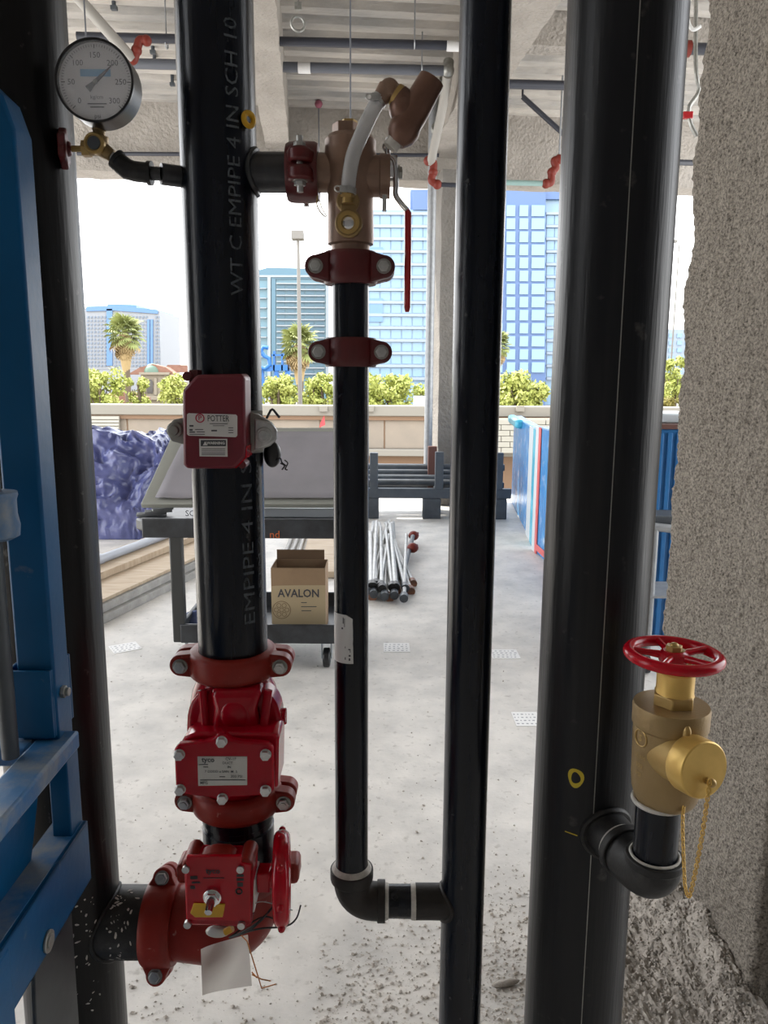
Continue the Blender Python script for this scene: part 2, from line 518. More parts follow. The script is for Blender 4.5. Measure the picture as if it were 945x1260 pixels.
def rough_box(u0, u1, v0, v1, z0, z1, amp=.012, step=.09, sc=5.0):
    g = G()
    def face(fn, a, b):
        na = max(2, int(abs(a) / step)); nb = max(2, int(abs(b) / step))
        vs = []; fs = []
        for i in range(na + 1):
            for j in range(nb + 1):
                p = Vector(fn(i / na, j / nb))
                d = noise.noise_vector(p * sc) * amp + noise.noise_vector(p * sc * 3) * amp * .6
                vs.append(MB @ (p + d))
        for i in range(na):
            for j in range(nb):
                q = i * (nb + 1) + j
                fs.append((q, q + 1, q + nb + 2, q + nb + 1))
        g.add(vs, fs)
    L = lambda a, b, t: a + (b - a) * t
    face(lambda s, t: (L(u0, u1, s), L(v0, v1, t), z0), u1 - u0, v1 - v0)
    face(lambda s, t: (L(u0, u1, s), v0, L(z0, z1, t)), u1 - u0, z1 - z0)
    face(lambda s, t: (L(u0, u1, s), v1, L(z0, z1, t)), u1 - u0, z1 - z0)
    face(lambda s, t: (u0, L(v0, v1, s), L(z0, z1, t)), v1 - v0, z1 - z0)
    face(lambda s, t: (u1, L(v0, v1, s), L(z0, z1, t)), v1 - v0, z1 - z0)
    return g
def to_uv(p):
    q = MB.inverted() @ Vector(p)
    return q.x, q.y
struct('trim_1', rough_box(SU0, SU1, EDGE - .35, EDGE + .05, 3.86, H + .05, step=.15), 'fireproof', True, 'spandrel beam in sprayed fireproofing along the open edge')
uA = to_uv(P(341, 188, 9.5))[0]
struct('trim_2', rough_box(uA - .13, uA + .14, 1.0, EDGE - .34, 4.16, H + .05, step=.10), 'fireproof', True, 'sprayed girder left of the bronze valve')
uB = to_uv(PZ(668, 35, 4.12))[0]
struct('trim_3', rough_box(uB - .34, uB, 1.0, EDGE - .34, 4.12, H + .05, step=.12), 'fireproof', True, 'wide sprayed girder behind the slim black pipe')
struct('trim_4', rough_box(uB, SU1, 7.05, 7.25, 4.36, H + .05, step=.10), 'fireproof', True, 'small sprayed cross beam on the right')
uC = to_uv(P(570, 400, 9.55))[0]
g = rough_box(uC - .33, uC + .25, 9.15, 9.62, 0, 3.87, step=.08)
struct('column_far', g, 'fireproof_shaded', True, 'sprayed far column at the slab edge')
g = rough_box(uC - .36, uC + .29, 9.10, 9.64, 3.42, 3.62, step=.08)
# near column, heavy sprayed texture: really displaced
def near_column():
    far = PZ(790, 1092); near = PZ(920, 1256)
    d = (near - far); Lf = d.length; d = d / Lf
    nrm = Vector((d.y, -d.x, 0));
    if nrm.x > 0: nrm = -nrm
    back = -nrm
    Ht = 4.6
    rc = .022
    corners = [far + back * .34, far, near, near + back * .34]
    path = []
    def seg(a, b, step):
        k = max(2, int((b - a).length / step))
        return [a.lerp(b, i / k) for i in range(k)]
    path += [(p, -d) for p in seg(corners[0], far - nrm * rc, .02)]
    for i in range(5):
        t = math.pi / 2 * i / 5; o = far - nrm * rc + d * rc
        q = -d * math.cos(t) + nrm * math.sin(t); path.append((o + q * rc, q))
    path += [(p, nrm) for p in seg(far + d * rc, near - d * rc, .0085)]
    for i in range(5):
        t = math.pi / 2 * i / 5; o = near - nrm * rc - d * rc
        q = nrm * math.cos(t) + d * math.sin(t); path.append((o + q * rc, q))
    path += [(p, d) for p in seg(near - nrm * rc, corners[3], .010)]
    nb = int(Ht / .0095)
    vs = []; fs = []
    for (b0, n) in path:
        ax = Vector((n.y, -n.x, 0))
        for j in range(nb + 1):
            p = b0 + Vector((0, 0, j * Ht / nb))
            h = noise.noise(p * 55) * .006 + noise.noise(p * 120) * .0045 + noise.noise(p * 6) * .012
            t = noise.noise(p * 70 + Vector((9, 9, 9))) * .004
            vs.append(p + n * h + ax * t)
    for i in range(len(path) - 1):
        for j in range(nb):
            q = i * (nb + 1) + j
            fs.append((q, q + nb + 1, q + nb + 2, q + 1))
    g = G(); g.v = [tuple(v) for v in vs]; g.f = fs
    a = corners[0]; b = corners[3]
    g.add([a, b, b + Vector((0, 0, Ht)), a + Vector((0, 0, Ht))], [(0, 1, 2, 3)])
    return g, far, near, d, nrm
g, CF, CN, CD, CNRM = near_column()
struct('column_near', g, 'spray', True, 'near column with thick rough sprayed fireproofing', recalc=False)

# ================================================================== FOREGROUND PIPES
YP = 1.2
def axis_x(px630, Y=YP):
    return P(px630, 630, Y).x
XL = axis_x(50); X4 = axis_x(282); X2 = axis_x(432); X25 = axis_x(581.5); X6 = axis_x(738)
RL = .0838; R4 = .0555; R2 = .0277; R25 = .0368; R6 = .0838
def zat(py, Y=YP, px_=472): return P(px_, py, Y).z

def weld_saddle(g, c, r, ax, w=.006, cyl_r=None, cyl_c=None):
    """bead ring where an outlet meets a vertical pipe"""
    M = frame(c, ax)
    pts = []
    for i in range(41):
        a = 2 * math.pi * i / 40
        p = M @ Vector((r * math.cos(a), r * math.sin(a), 0))
        if cyl_r:
            q = Vector((p.x - cyl_c[0], p.y - cyl_c[1]))
            # slide along axis until on cylinder
            A = Vector((ax[0], ax[1])).normalized()
            perp = Vector((-A.y, A.x))
            h = q.dot(perp)
            h = max(-cyl_r * .86, min(cyl_r * .86, h))
            s = math.sqrt(cyl_r ** 2 - h ** 2)
            q2 = perp * h + A * s
            p = Vector((cyl_c[0] + q2.x, cyl_c[1] + q2.y, p.z))
        pts.append(p)
    g.tube(pts, w, 8)

# ---- left riser with outlet
ZN = (P(150, 1087, YP).z + P(150, 1180, YP).z) / 2
rN = (P(150, 1087, YP).z - P(150, 1180, YP).z) / 2 * .80
t = thing('riser_pipe', 'thick dusty black riser at the left beside the blue lift', 'pipe', (XL, YP, 0))
g = G(); g.rod((XL, YP, .0), (XL, YP, 4.6), RL, n=64); part('pipe_body', g, 'dusty_pipe', t)
XC1 = P(196, 1130, YP).x
g = G(); g.rod((XL + RL * .6, YP, ZN), (XC1 + .004, YP, ZN), rN, n=48); nz = part('outlet', g, 'cast_iron', t)
g = G(); weld_saddle(g, (XL, YP, ZN), rN + .001, (1, 0, 0), .004, RL, (XL, YP)); part('weld_bead', g, 'cast_iron', t)
# paint and plaster splashes on it (flat flecks that follow the outlet's surface)
def flecks_on_cyl(p0, ax, r, n, length, phi0, dphi, smin, smax, x=None):
    g = G(); M = frame(p0, ax, x)
    for _ in range(n):
        z = random.uniform(0, length); a = phi0 + random.uniform(-dphi, dphi)
        s = random.uniform(smin, smax); e = random.uniform(1, 3.2); th = random.random() * math.pi
        k = 7; vs = []
        for i in range(k):
            b = 2 * math.pi * i / k; q = s * random.uniform(.7, 1.2)
            du, dv = q * e * math.cos(b), q * math.sin(b)
            uu = du * math.cos(th) - dv * math.sin(th); w = du * math.sin(th) + dv * math.cos(th)
            aa = a + w / r
            vs.append(M @ Vector(((r + .0006) * math.cos(aa), (r + .0006) * math.sin(aa), z + uu)))
        g.add(vs, [tuple(range(k))])
    return g
g = flecks_on_cyl((XL + RL, YP, ZN), (1, 0, 0), rN, 46, XC1 - XL - RL - .03, 0, 1.2, .0006, .0022, (0, -1, .5))
part('plaster_flecks', g, 'sealant', nz, kind='stuff')
g = flecks_on_cyl((XL, YP, ZN - .12), (0, 0, 1), RL, 70, .22, 0, .6, .0005, .002, (.3, -1, 0))
part('plaster_flecks', g, 'sealant', t, kind='stuff')
# red-brown rub mark
g = G()
for i, (a0, z0, z1, w) in enumerate([(.62, .93, 1.34, .013), (.55, .80, 1.10, .009), (.72, .78, .95, .008)]):
    vs = []; fs = []
    for k in range(13):
        f = k / 12; ww = w * math.sin(math.pi * f) ** .6 * (1 + .3 * noise.noise(Vector((f * 9, i, 0))))
        for sgn in (-1, 1):
            a = a0 + .05 * noise.noise(Vector((f * 4, i * 3, 1))) + sgn * ww / RL * .5
            vs.append((XL + (RL + .0005) * math.sin(a), YP - (RL + .0005) * math.cos(a), z0 + (z1 - z0) * f))
    for k in range(12): fs.append((2 * k, 2 * k + 1, 2 * k + 3, 2 * k + 2))
    g.add(vs, fs)
MT['rub'] = mat('rub', (0.075, 0.012, 0.014), .4, 0, (0.03, 0.012, 0.012), 25, .35, .6)
part('red_rub_mark', g, 'rub', t)

# ---- 4 inch riser with stencilled lettering, inlet from the bronze valve and gauge tap
zc1 = zat(814)        # coupling under it
t = thing('sprinkler_riser', 'black riser with white stencilled lettering behind the red switch box', 'pipe', (X4, YP, zc1))
g = G(); g.rod((X4, YP, zc1 + .004), (X4, YP, 4.6), R4, n=56); part('pipe_body', g, 'black_pipe', t)
zT = zat(213); rT = (zat(188) - zat(238)) / 2
XC3 = P(368, 213, YP).x
g = G(); g.rod((X4 + R4 * .6, YP, zT), (XC3 + .004, YP, zT), rT, n=40); part('outlet', g, 'raw_pipe', t)
g = G(); weld_saddle(g, (X4, YP, zT), rT + .002, (1, 0, 0), .005, R4, (X4, YP)); part('weld_bead', g, 'raw_pipe', t)
def stencil(s, size, zc, phi0, mt='white_text', cut=None, sx=1.0):
    vs, fs = text_poly(s, size)
    g = G(); out = []
    for (x, y, _) in vs:
        a = phi0 - y / R4
        out.append((X4 + (R4 + .0012) * math.sin(a), YP - (R4 + .0012) * math.cos(a), zc + x * sx))
    g.add(out, fs)
    return part('lettering', g, mt, t, smooth=False, recalc=False)
def zr(py): return P(313, py, YP - .03).z
def stencil_span(s, size, y0, y1, phi0, mt='white_text'):
    vs, fs = text_poly(s, size)
    w = max(v[0] for v in vs) - min(v[0] for v in vs)
    L = zr(y1) - zr(y0)
    stencil(s, size, (zr(y0) + zr(y1)) / 2, phi0, mt, sx=L / w)
stencil_span('EMPIPE 4 IN SCH 10', .027, 765, 470, .72)
stencil_span('WT C EMPIPE 4 IN SCH 10', .027, 365, 28, .60)
stencil_span('ASTM A135 A795 UL FM', .010, 740, 480, 1.12, 'faint_text')
# yellow plug on the side
g = G(); c = P(306, 147, YP - .035); g.torus(.0085, .004, frame(c, (.75, -.66, 0)), 20, 8); part('yellow_plug', g, 'yellow_flag', t)

# ---- 2 inch test and drain line
zA = zat(331); zB = zat(434); zE = zat(1072)
g = G(); g.rod((X2, YP, zB + .002), (X2, YP, zA - .002), R2, n=40)
solo('pipe_nipple', g, 'black_pipe', 'short black pipe between the two dark red couplings', 'pipe')
t = thing('drain_pipe', 'thin black drain pipe with a torn white sticker', 'pipe', (X2, YP, zE))
g = G(); g.rod((X2, YP, zE - .004), (X2, YP, zB - .002), R2, n=40); part('pipe_body', g, 'black_pipe', t)
# sticker
def cyl_patch(xc, r, poly, off=.0007, n=10):
    """poly: list of rows (z, a0, a1)"""
    g = G(); vs = []; fs = []
    for (z, a0, a1) in poly:
        for i in range(n + 1):
            a = a0 + (a1 - a0) * i / n
            vs.append((xc + (r + off) * math.sin(a), YP - (r + off) * math.cos(a), z))
    for j in range(len(poly) - 1):
        for i in range(n):
            q = j * (n + 1) + i
            fs.append((q, q + 1, q + n + 2, q + n + 1))
    return g.add(vs, fs)
rows = []
for k in range(13):
    z = zat(757 + (817 - 757) * k / 12, YP - R2)
    a1 = .12 + .03 * k / 12 + .03 * noise.noise(Vector((k * .8, 3, 0)))
    rows.append((z, -1.3, a1 if k else -.25))
st = part('sticker', cyl_patch(X2, R2, rows), 'label_white', t)
g = G()
for (y, a, w, h) in ((768, -.42, .03, .010), (772, -.34, .02, .014), (775, -.48, .05, .003), (800, -.08, .05, .002), (803, -.02, .02, .006), (808, -.05, .06, .003), (813, -.06, .05, .004), (798, -.30, .02, .003), (812, -.3, .03, .004)):
    z = zat(y, YP - R2)
    vs, fs = [], []
    for q in ((a - w, z), (a + w, z), (a + w * .8, z + h), (a - w * .9, z + h)):
        vs.append((X2 + (R2 + .0012) * math.sin(q[0]), YP - (R2 + .0012) * math.cos(q[0]), q[1]))
    g.add(vs, [(0, 1, 2, 3)])
part('handwriting', g, 'ink', st, recalc=False)

# ---- couplings
def coupling(c, ax, side, Rp, R_, h, ext, lug_r, mt, label, group=None, name='pipe_coupling', bolt_r=.0075, depth=.026, bolt_len=None):
    """grooved coupling: ring about ax, lugs along side, bolts across both"""
    c = Vector(c); ax = Vector(ax).normalized(); side = Vector(side).normalized()
    M = frame(c, ax, side)                       # x = side, z = ax
    t = thing(name, label, 'coupling', c, group)
    g = G()
    g.lathe([(Rp + .0005, -h / 2), (R_ * .93, -h / 2), (R_ * .985, -h * .40), (R_, -h * .22), (R_, h * .22), (R_ * .985, h * .40), (R_ * .93, h / 2), (Rp + .0005, h / 2), (Rp + .0005, -h / 2)], M, 48)
    part('housing', g, mt, t, ang=50)
    bl = bolt_len or (2 * depth + .02)
    for sg in (1, -1):
        for hs in (1, -1):
            # each half housing has its own pad; a gap splits them
            g = G()
            lx = sg * (ext - lug_r)
            arc = circle2(lx, 0, lug_r, 13, -math.pi / 2 if sg > 0 else math.pi / 2, math.pi / 2 if sg > 0 else 3 * math.pi / 2, True)
            inner = Rp * 1.04
            poly = [(sg * inner, (h / 2) * .96 * -sg)] + arc + [(sg * inner, (h / 2) * .96 * sg)]
            # poly lives in x (side), z(ax): extrude along y
            M2 = Matrix((M.col[0].to_3d(), M.col[2].to_3d(), M.col[1].to_3d())).transposed().to_4x4(); M2.translation = c
            y0, y1 = (.0025, depth) if hs > 0 else (-depth, -.0025)
            g.prism(poly, y0, y1, M2)
            part('bolt_pad', g, mt, t, bevel=.004)
        yd = M.col[1].to_3d()
        p = c + side * (sg * (ext - lug_r))
        g = G(); g.rod(p - yd * bl / 2, p + yd * bl / 2, bolt_r * .62, n=14); b = part('bolt', g, 'steel', t)
        for hs in (1, -1):
            g = G(); g.hexn(p + yd * hs * (depth + .0005), p + yd * hs * (depth + bolt_r * .95), bolt_r * 1.15)
            part('nut', g, 'steel', b, bevel=.0008)
            g = G(); g.rod(p + yd * hs * (depth - .001), p + yd * hs * (depth + .0012), bolt_r * 1.45)
            part('washer', g, 'zinc', b)
    return t
Zs = (0, 0, 1); Xs = (1, 0, 0)
coupling((X2, YP, zA), Zs, Xs, R2, .041, .047, .0665, .0165, 'red_dark', 'dark red coupling directly under the bronze valve', depth=.03)
coupling((X2, YP, zB), Zs, Xs, R2, .041, .043, .0630, .0160, 'red_dark', 'dark red coupling lower on the thin drain pipe', depth=.03)
XT = P(373, 213, YP).x
coupling((XT, YP, zT), Xs, (0, -1, 0), rT, rT + .014, .046, rT + .034, .0165, 'red_dark', 'dark red coupling with an upright bolt left of the bronze valve', depth=.022, bolt_len=.075)
coupling((X4, YP, zat(813)), Zs, Xs, R4, .072, .042, .098, .018, 'red_orange', 'orange red coupling on top of the check valve', depth=.030, bolt_r=.0085)
zc2 = zat(977)
R4b = .0600
coupling((X4 + .0, YP, zc2), Zs, Xs, R4b, .076, .042, .100, .018, 'red_orange', 'orange red coupling at the foot of the check valve', depth=.030, bolt_r=.0085)
XCL = P(201, 1132, YP).x
coupling((XCL, YP, ZN), Xs, (0, -.45, -1), rN, rN + .013, .052, rN + .034, .017, 'red_orange', 'orange red coupling joining the left riser outlet to the butterfly valve', depth=.030, bolt_r=.0085)
# black nipple under the check valve
zn0 = zat(1075); 
g = G(); g.lathe([(R4b, 0), (R4b, zc2 - zn0 - .055), (R4b * .965, zc2 - zn0 - .053), (R4b * .965, zc2 - zn0 - .044), (R4b, zc2 - zn0 - .042), (R4b, zc2 - zn0 - .004)], frame((X4, YP, zn0), Zs), 48)
solo('pipe_nipple', g, 'black_pipe', 'short black nipple between the check valve and the butterfly valve', 'pipe')

# ================================================================== CHECK VALVE
t = thing('check_valve', 'glossy red swing check valve with a bolted cover plate', 'valve', (X4, YP, zc2))
z0, z1 = zc2 + .003, zat(822) - .003
hh = z1 - z0
g = G()
g.lathe([(R4b * .95, 0), (.062, .03), (.072, .05), (.075, hh * .45), (.074, hh * .70), (.068, hh * .85), (.060, hh * .93), (.0535, hh)], frame((X4, YP, z0), Zs), 48)
part('body', g, 'red_gloss', t)
# bell shaped shroud in front of the barrel
g = G()
arch = []
cxp, ybase, ytop = 287, 918, 846
for i in range(21):
    a = math.pi - math.pi * i / 20
    arch.append((cxp + 58 * math.cos(a), 900 - 58 * math.sin(a) ** .62))
poly = [(229, 925)] + arch + [(345, 925)]
g.px(poly, YP - .055, .050)
part('bell_flange', g, 'red_gloss', t, bevel=.006)
# waist column running up the front, flared
g = G(); g.px([(256, 905), (261, 875), (257, 850), (322, 850), (315, 875), (322, 905)], YP - .076, .05)
part('front_boss', g, 'red_gloss', t, bevel=.012)
g = G()
for a, b in (((254, 906), (249, 849)), ((323, 906), (330, 849))):
    g = G(); g.tube([P(a[0], a[1], YP - .070), P((a[0] + b[0]) / 2, (a[1] + b[1]) / 2, YP - .066), P(b[0], b[1], YP - .060)], .007, 10)
    part('rib', g, 'red_gloss', t)
g = G(); g.ball(P(288, 880, YP - .074), (.022, .007, .024)); part('round_boss', g, 'red_gloss', t)
g = G(); g.px([(226, 908), (240, 902), (262, 902), (314, 902), (338, 903), (343, 908), (342, 970), (222, 972), (222, 915)], YP - .100, .075)
part('neck_box', g, 'red_gloss', t, bevel=.008)
g = G(); p = P(343, 880, YP - .02); g.rod(p, p + Vector((.012, 0, 0)), .012); g.rod(p + Vector((.006, 0, .010)), p + Vector((.006, 0, -.014)), .007); part('side_plug', g, 'red_gloss', t)
YC = YP - .116
cov = [(214, 922), (220, 916), (250, 913), (262, 910), (268, 904), (277, 904), (284, 910), (296, 913), (330, 915), (336, 921), (337, 972), (332, 978), (300, 981), (284, 982), (276, 985), (268, 985), (262, 982), (236, 979), (222, 976), (216, 970)]
g = G(); g.px(cov, YC, .014); cvp = part('cover_plate', g, 'red_gloss', t, bevel=.003)
for (bx_, by_) in ((273, 912), (221, 928), (327, 928), (222, 971), (327, 972), (274, 982)):
    p = P(bx_, by_, YC)
    g = G(); g.rod(p + Vector((0, .004, 0)), p + Vector((0, -.002, 0)), .0085); g.hexn(p + Vector((0, -.002, 0)), p + Vector((0, -.0085, 0)), .0078)
    part('bolt', g, 'steel', t, bevel=.0008)
g = G(); g.px([(243, 931), (304, 931), (304, 966), (244, 967)], YC - .0012, .001); pl = part('nameplate', g, 'label_grey', t)
g = G()
s = S(948, YC)
text_on(g, 'tyco', 9 * s, upright(256, 935, YC - .002), .0003)
for (tx, x, y, sz) in (('CV-1F', 284, 934, 5.2), ('DUCT', 280, 939, 4.6), ('IN', 282, 944, 4.6), ('? DDDD x SAN  M  5', 272, 949.5, 4.4), ('300 PSI', 291, 955.5, 5), ('MFG', 251, 963.5, 5)):
    text_on(g, tx.replace('?', '7'), sz * s, upright(x, y, YC - .002), .00005)
for (x0, x1, y) in ((245, 256, 940.5), (250, 256, 943.5), (246, 302, 959.5), (270, 277, 955.5)):
    g.px([(x0, y), (x1, y), (x1, y + .8), (x0, y + .8)], YC - .002, .0003)
part('lettering', g, 'ink', pl, smooth=False, recalc=False)

# ================================================================== BUTTERFLY VALVE + GEARBOX
t = thing('butterfly_valve', 'orange red butterfly valve with a square gear box facing the camera', 'valve', (P(262, 1130, YP).x, YP, ZN))
# elbow shaped body from the left coupling up to the black nipple
xv = XCL + .004
def bend_pts(a, b, corner, n=10):
    pts = []
    for i in range(n + 1):
        f = i / n
        pts.append(a * (1 - f) ** 2 + corner * (2 * f * (1 - f)) + b * f ** 2)
    return pts
g = G()
A0 = Vector((xv, YP, ZN)); A1 = Vector((X4 - .055, YP, ZN)); B0 = Vector((X4, YP, zn0 + .004)); B1 = Vector((X4, YP, ZN + .050))
pts = [A0] + bend_pts(A1, B1, Vector((X4, YP, ZN)), 12) + [B0]
rr = [rN * .98] + [rN * 1.12] * 12 + [rN * 1.05, rN]
rr = rr[:len(pts)] + [rN] * (len(pts) - len(rr))
g.tube(pts, rr, 40)
part('body', g, 'red_orange', t, ang=60)
g = G(); zz = zn0 + .012
g.lathe([(R4b, -.02), (.074, -.02), (.078, -.008), (.078, .010), (.074, .022), (R4b, .022), (R4b, -.02)], frame((X4, YP, zz), Zs), 40)
part('top_flange', g, 'red_orange', t, ang=50)
for sg in (-1, 1):
    g = G(); g.box((X4 + sg * .086, YP, zz), (.036, .050, .036)); part('flange_lug', g, 'red_orange', t, bevel=.008)
# raised cast lettering blocks on the ring at the left are too worn to read: small ridges
YG = YP - .128
gb = [(226, 1066), (230, 1060), (243, 1059), (262, 1060), (286, 1060), (296, 1060), (308, 1061), (312, 1066), (310, 1136), (306, 1142), (234, 1139), (228, 1133)]
g = G(); g.px(gb, YG + .006, .045); gx = part('gear_box', g, 'red_gloss', t, bevel=.004)
g = G(); g.px([(243, 1066), (246, 1055), (262, 1051), (280, 1052), (289, 1058), (290, 1066)], YG + .010, .032); part('gear_hump', g, 'red_orange', t, bevel=.008)
for (x, y) in ((233, 1066), (302, 1067)):
    g = G(); a = P(x, y, YG + .003); g.rod(a, a + Vector((0, .052, .002)), .0120); part('bolt_boss', g, 'red_orange', t, bevel=.003)
g = G(); g.px([(229, 1054), (297, 1054), (297, 1062), (309, 1064), (308, 1134), (230, 1132)], YG, .007); fp = part('face_plate', g, 'red_wheel', t, bevel=.0012)
for (x, y) in ((230, 1066), (298, 1068), (232, 1140), (299, 1142)):
    x, y = {(230, 1066): (229, 1069), (298, 1068): (296, 1069), (232, 1140): (231, 1137), (299, 1142): (297, 1138)}[(x, y)]
    p = P(x, y, YG)
    g = G(); g.rod(p + Vector((0, .003, 0)), p + Vector((0, -.004, 0)), .0058); g.hexn(p + Vector((0, -.004, 0)), p + Vector((0, -.0045, 0)), .0028); part('bolt', g, 'steel', t)
g = G(); text_on(g, 'tyco', 10 * S(1072, YG), upright(262, 1072, YG - .0008), .0004)
for (x0, x1, y0, y1) in ((291, 300, 1076, 1079), (291, 300, 1081, 1084), (292, 299, 1086, 1091), (234, 243, 1078, 1082), (236, 246, 1085, 1087), (234, 240, 1090, 1094), (250, 276, 1080, 1081)):
    g.px([(x0, y0), (x1, y0), (x1, y1), (x0, y1)], YG - .0008, .0003)
g.torus(.0045, .0012, upright(294, 1097, YG - .0008), 16, 6)
part('lettering', g, 'black', fp, smooth=False)
g = G(); g.px([(238, 1112), (277, 1113), (274, 1129), (240, 1129), (234, 1124)], YG - .003, .0028); part('yellow_pointer', g, 'yellow_flag', t, bevel=.001)
g = G(); p = P(262, 1102, YG)
n1 = Vector((0, -1, -.15)).normalized()
g.rod(p, p - Vector((0, .006, 0)), .015, .014); g.hexn(p - Vector((0, .006, 0)), p - Vector((0, .013, 0)), .0115); g.rod(p - Vector((0, .013, 0)), p - Vector((0, .034, .004)), .0068, .0055)
part('stem', g, 'chrome', t, bevel=.0006)
g = G(); g.px([(308, 1084), (313, 1084), (313, 1122), (308, 1124)], YG + .012, .05); part('side_cover', g, 'label_white', t)
# shaft + handwheel
pw = P(347, 1080, YP - .085); pgx = P(308, 1078, YP - .085)
g = G(); g.rod(pgx, pw, .0075); part('shaft', g, 'steel', t)
g = G(); g.rod(pw - Vector((.020, 0, 0)), pw + Vector((.012, 0, 0)), .016); g.box(pw - Vector((.028, 0, 0)), (.02, .03, .034)); part('wheel_hub', g, 'red_wheel', t, bevel=.002)
Mw = frame(pw, (1, .10, 0), (0, 0, 1))
g = G(); g.torus(.061, .0115, Mw, 48, 14, flat=1.15)
for k in range(3):
    a = k * 2 * math.pi / 3 + .5
    q = Mw @ Vector((.062 * math.cos(a), .062 * math.sin(a), 0))
    g.rod(pw, q, .008, .007, 10)
hw = part('handwheel', g, 'red_wheel', t)
for k in range(8):
    a = k * math.pi / 4
    q = Mw @ Vector((.073 * math.cos(a), .073 * math.sin(a), 0))
    g = G(); g.ball(q, .006, 10, 6); part('grip_knob', g, 'red_wheel', hw)
# indicator wires
def curve(p, n=14):
    """catmull rom through points"""
    p = [Vector(q) for q in p]; q = [p[0]] + p + [p[-1]]; out = []
    for i in range(1, len(q) - 2):
        for k in range(n):
            s = k / n; a, b, c, d = q[i - 1], q[i], q[i + 1], q[i + 2]
            out.append(.5 * ((2 * b) + (c - a) * s + (2 * a - 5 * b + 4 * c - d) * s * s + (3 * b - a - 3 * c + d) * s ** 3))
    out.append(p[-1]); return out
def pxcurve(l): return curve([P(x, y, Y) for x, y, Y in l])
Yw = YP - .11
for i, l in enumerate([[(283, 1154, Yw), (310, 1140, Yw - .01), (330, 1123, Yw - .01), (335, 1116, Yw)],
                       [(283, 1154, Yw), (305, 1146, Yw - .01), (322, 1132, Yw - .01), (333, 1118, Yw)],
                       [(285, 1153, Yw), (318, 1143, Yw - .015), (350, 1140, Yw - .02), (364, 1131, Yw - .02), (370, 1114, Yw - .02)],
                       [(282, 1154, Yw), (306, 1137, Yw), (326, 1128, Yw), (342, 1133, Yw)],
                       [(300, 1120, Yw + .02), (318, 1110, Yw), (335, 1112, Yw), (352, 1118, Yw), (360, 1120, Yw)]]):
    g = G(); g.tube(pxcurve(l), .0014 if i < 4 else .0008, 6)
    part('wire', g, 'black' if i < 4 else 'ink_soft', t)
g = G(); g.ball(P(268, 1146, YG + .03), (.020, .008, .010)); part('wire_grommet', g, 'label_grey', t)
g = G(); g.rod(P(277, 1147, YG + .02), P(286, 1142, YG + .02), .0055); part('wire_nut', g, 'yellow_flag', t)
# hanging paper tag
g = G()
nx, ny = 8, 10; vs = []; fs = []
for j in range(ny + 1):
    for i in range(nx + 1):
        a, b = i / nx, j / ny
        x = 247 + 58 * a + (2 + 3 * a) * b; y = 1168 - 18 * a ** .8 + b * (57 + 6 * a) - 0
        vs.append(P(x, y, YG + .028 + .008 * math.sin(a * 4 + b * 2) + .004 * math.sin(b * 5)))
for j in range(ny):
    for i in range(nx):
        q = j * (nx + 1) + i; fs.append((q, q + 1, q + nx + 2, q + nx + 1))
g.add(vs, fs)
MT['tagpaper'] = thin_sheet('tagpaper', (0.85, 0.82, 0.76), .65)
tg = solo('paper_tag', g, 'tagpaper', 'blank white paper tag hanging under the butterfly valve gear box', 'tag', recalc=False)
g = G()
for l in ([(309, 1174, Yw), (314, 1190, Yw), (322, 1216, Yw - .01), (339, 1211, Yw - .02)], [(310, 1199, Yw), (322, 1205, Yw), (333, 1207, Yw - .01)], [(310, 1196, Yw), (316, 1203, Yw)]):
    g.tube([P(*q) for q in l], .0011, 6)
g.tube([P(309, 1174, Yw), P(304, 1158, Yw), P(296, 1150, Yw)], .0011, 6)
MT['copper'] = mat('copper', (0.42, 0.16, 0.05), .35, .7)
solo('copper_wire', g, 'copper', 'bent copper wire ends dangling right of the paper tag', 'wire')

# ================================================================== FLOW SWITCH
YF = YP - .105
t = thing('flow_switch', 'dark red switch box with a white nameplate strapped to the lettered riser', 'flow switch', (X4, YP - .06, zat(575)))
g = G(); g.px([(224, 480), (242, 461), (296, 460), (301, 464), (302, 546), (302, 562), (288, 577), (229, 577), (225, 572)], YF, .052)
hb = part('box_cover', g, 'red_box', t, bevel=.0045)
g = G(); g.px([(303.5, 549), (303.5, 563), (291, 576), (287, 576)], YF + .004, .045); part('corner_strip', g, 'red_gloss', hb)
g = G(); p = P(298, 572, YF + .012); g.rod(p, p + Vector((0, .03, 0)), .0055)
part('corner_screw', g, 'red_dark', t); g = G(); p = P(230, 463, YF + .012); g.rod(p, p + Vector((0, .03, 0)), .0065); part('corner_screw', g, 'red_dark', t)
g = G(); g.px([(232, 455), (243, 455), (243, 470), (232, 474)], YF + .02, .03); part('conduit_plug', g, 'red_dark', t, bevel=.002)
# base saddle and strap wings
g = G()
for k in range(13):
    pass
arc0 = [((R4 + .0015) * math.sin(a), -(R4 + .0015) * math.cos(a)) for a in np.linspace(-1.15, 1.15, 17)]
arc1 = [((R4 + .011) * math.sin(a), -(R4 + .011) * math.cos(a)) for a in np.linspace(1.15, -1.15, 17)]
g.prism(arc0 + arc1, zat(555), zat(505), Matrix.Translation((X4, YP, 0)))
part('saddle', g, 'zinc', t)
Yb = YP - .050
g = G(); g.px([(226, 514), (214, 516), (206, 524), (205, 534), (211, 543), (226, 547)], Yb - .012, .009); lw = part('strap_wing', g, 'zinc', t, bevel=.002)
g = G(); g.px([(303, 506), (318, 510), (334, 520), (341, 530), (340, 541), (332, 549), (303, 559)], Yb - .012, .009); part('strap_wing', g, 'zinc', t, bevel=.002)
g = G(); g.px([(313, 515), (333, 520), (341, 530), (340, 541), (331, 548), (313, 553)], Yb - .019, .007); part('clamp_plate', g, 'steel', t, bevel=.002)
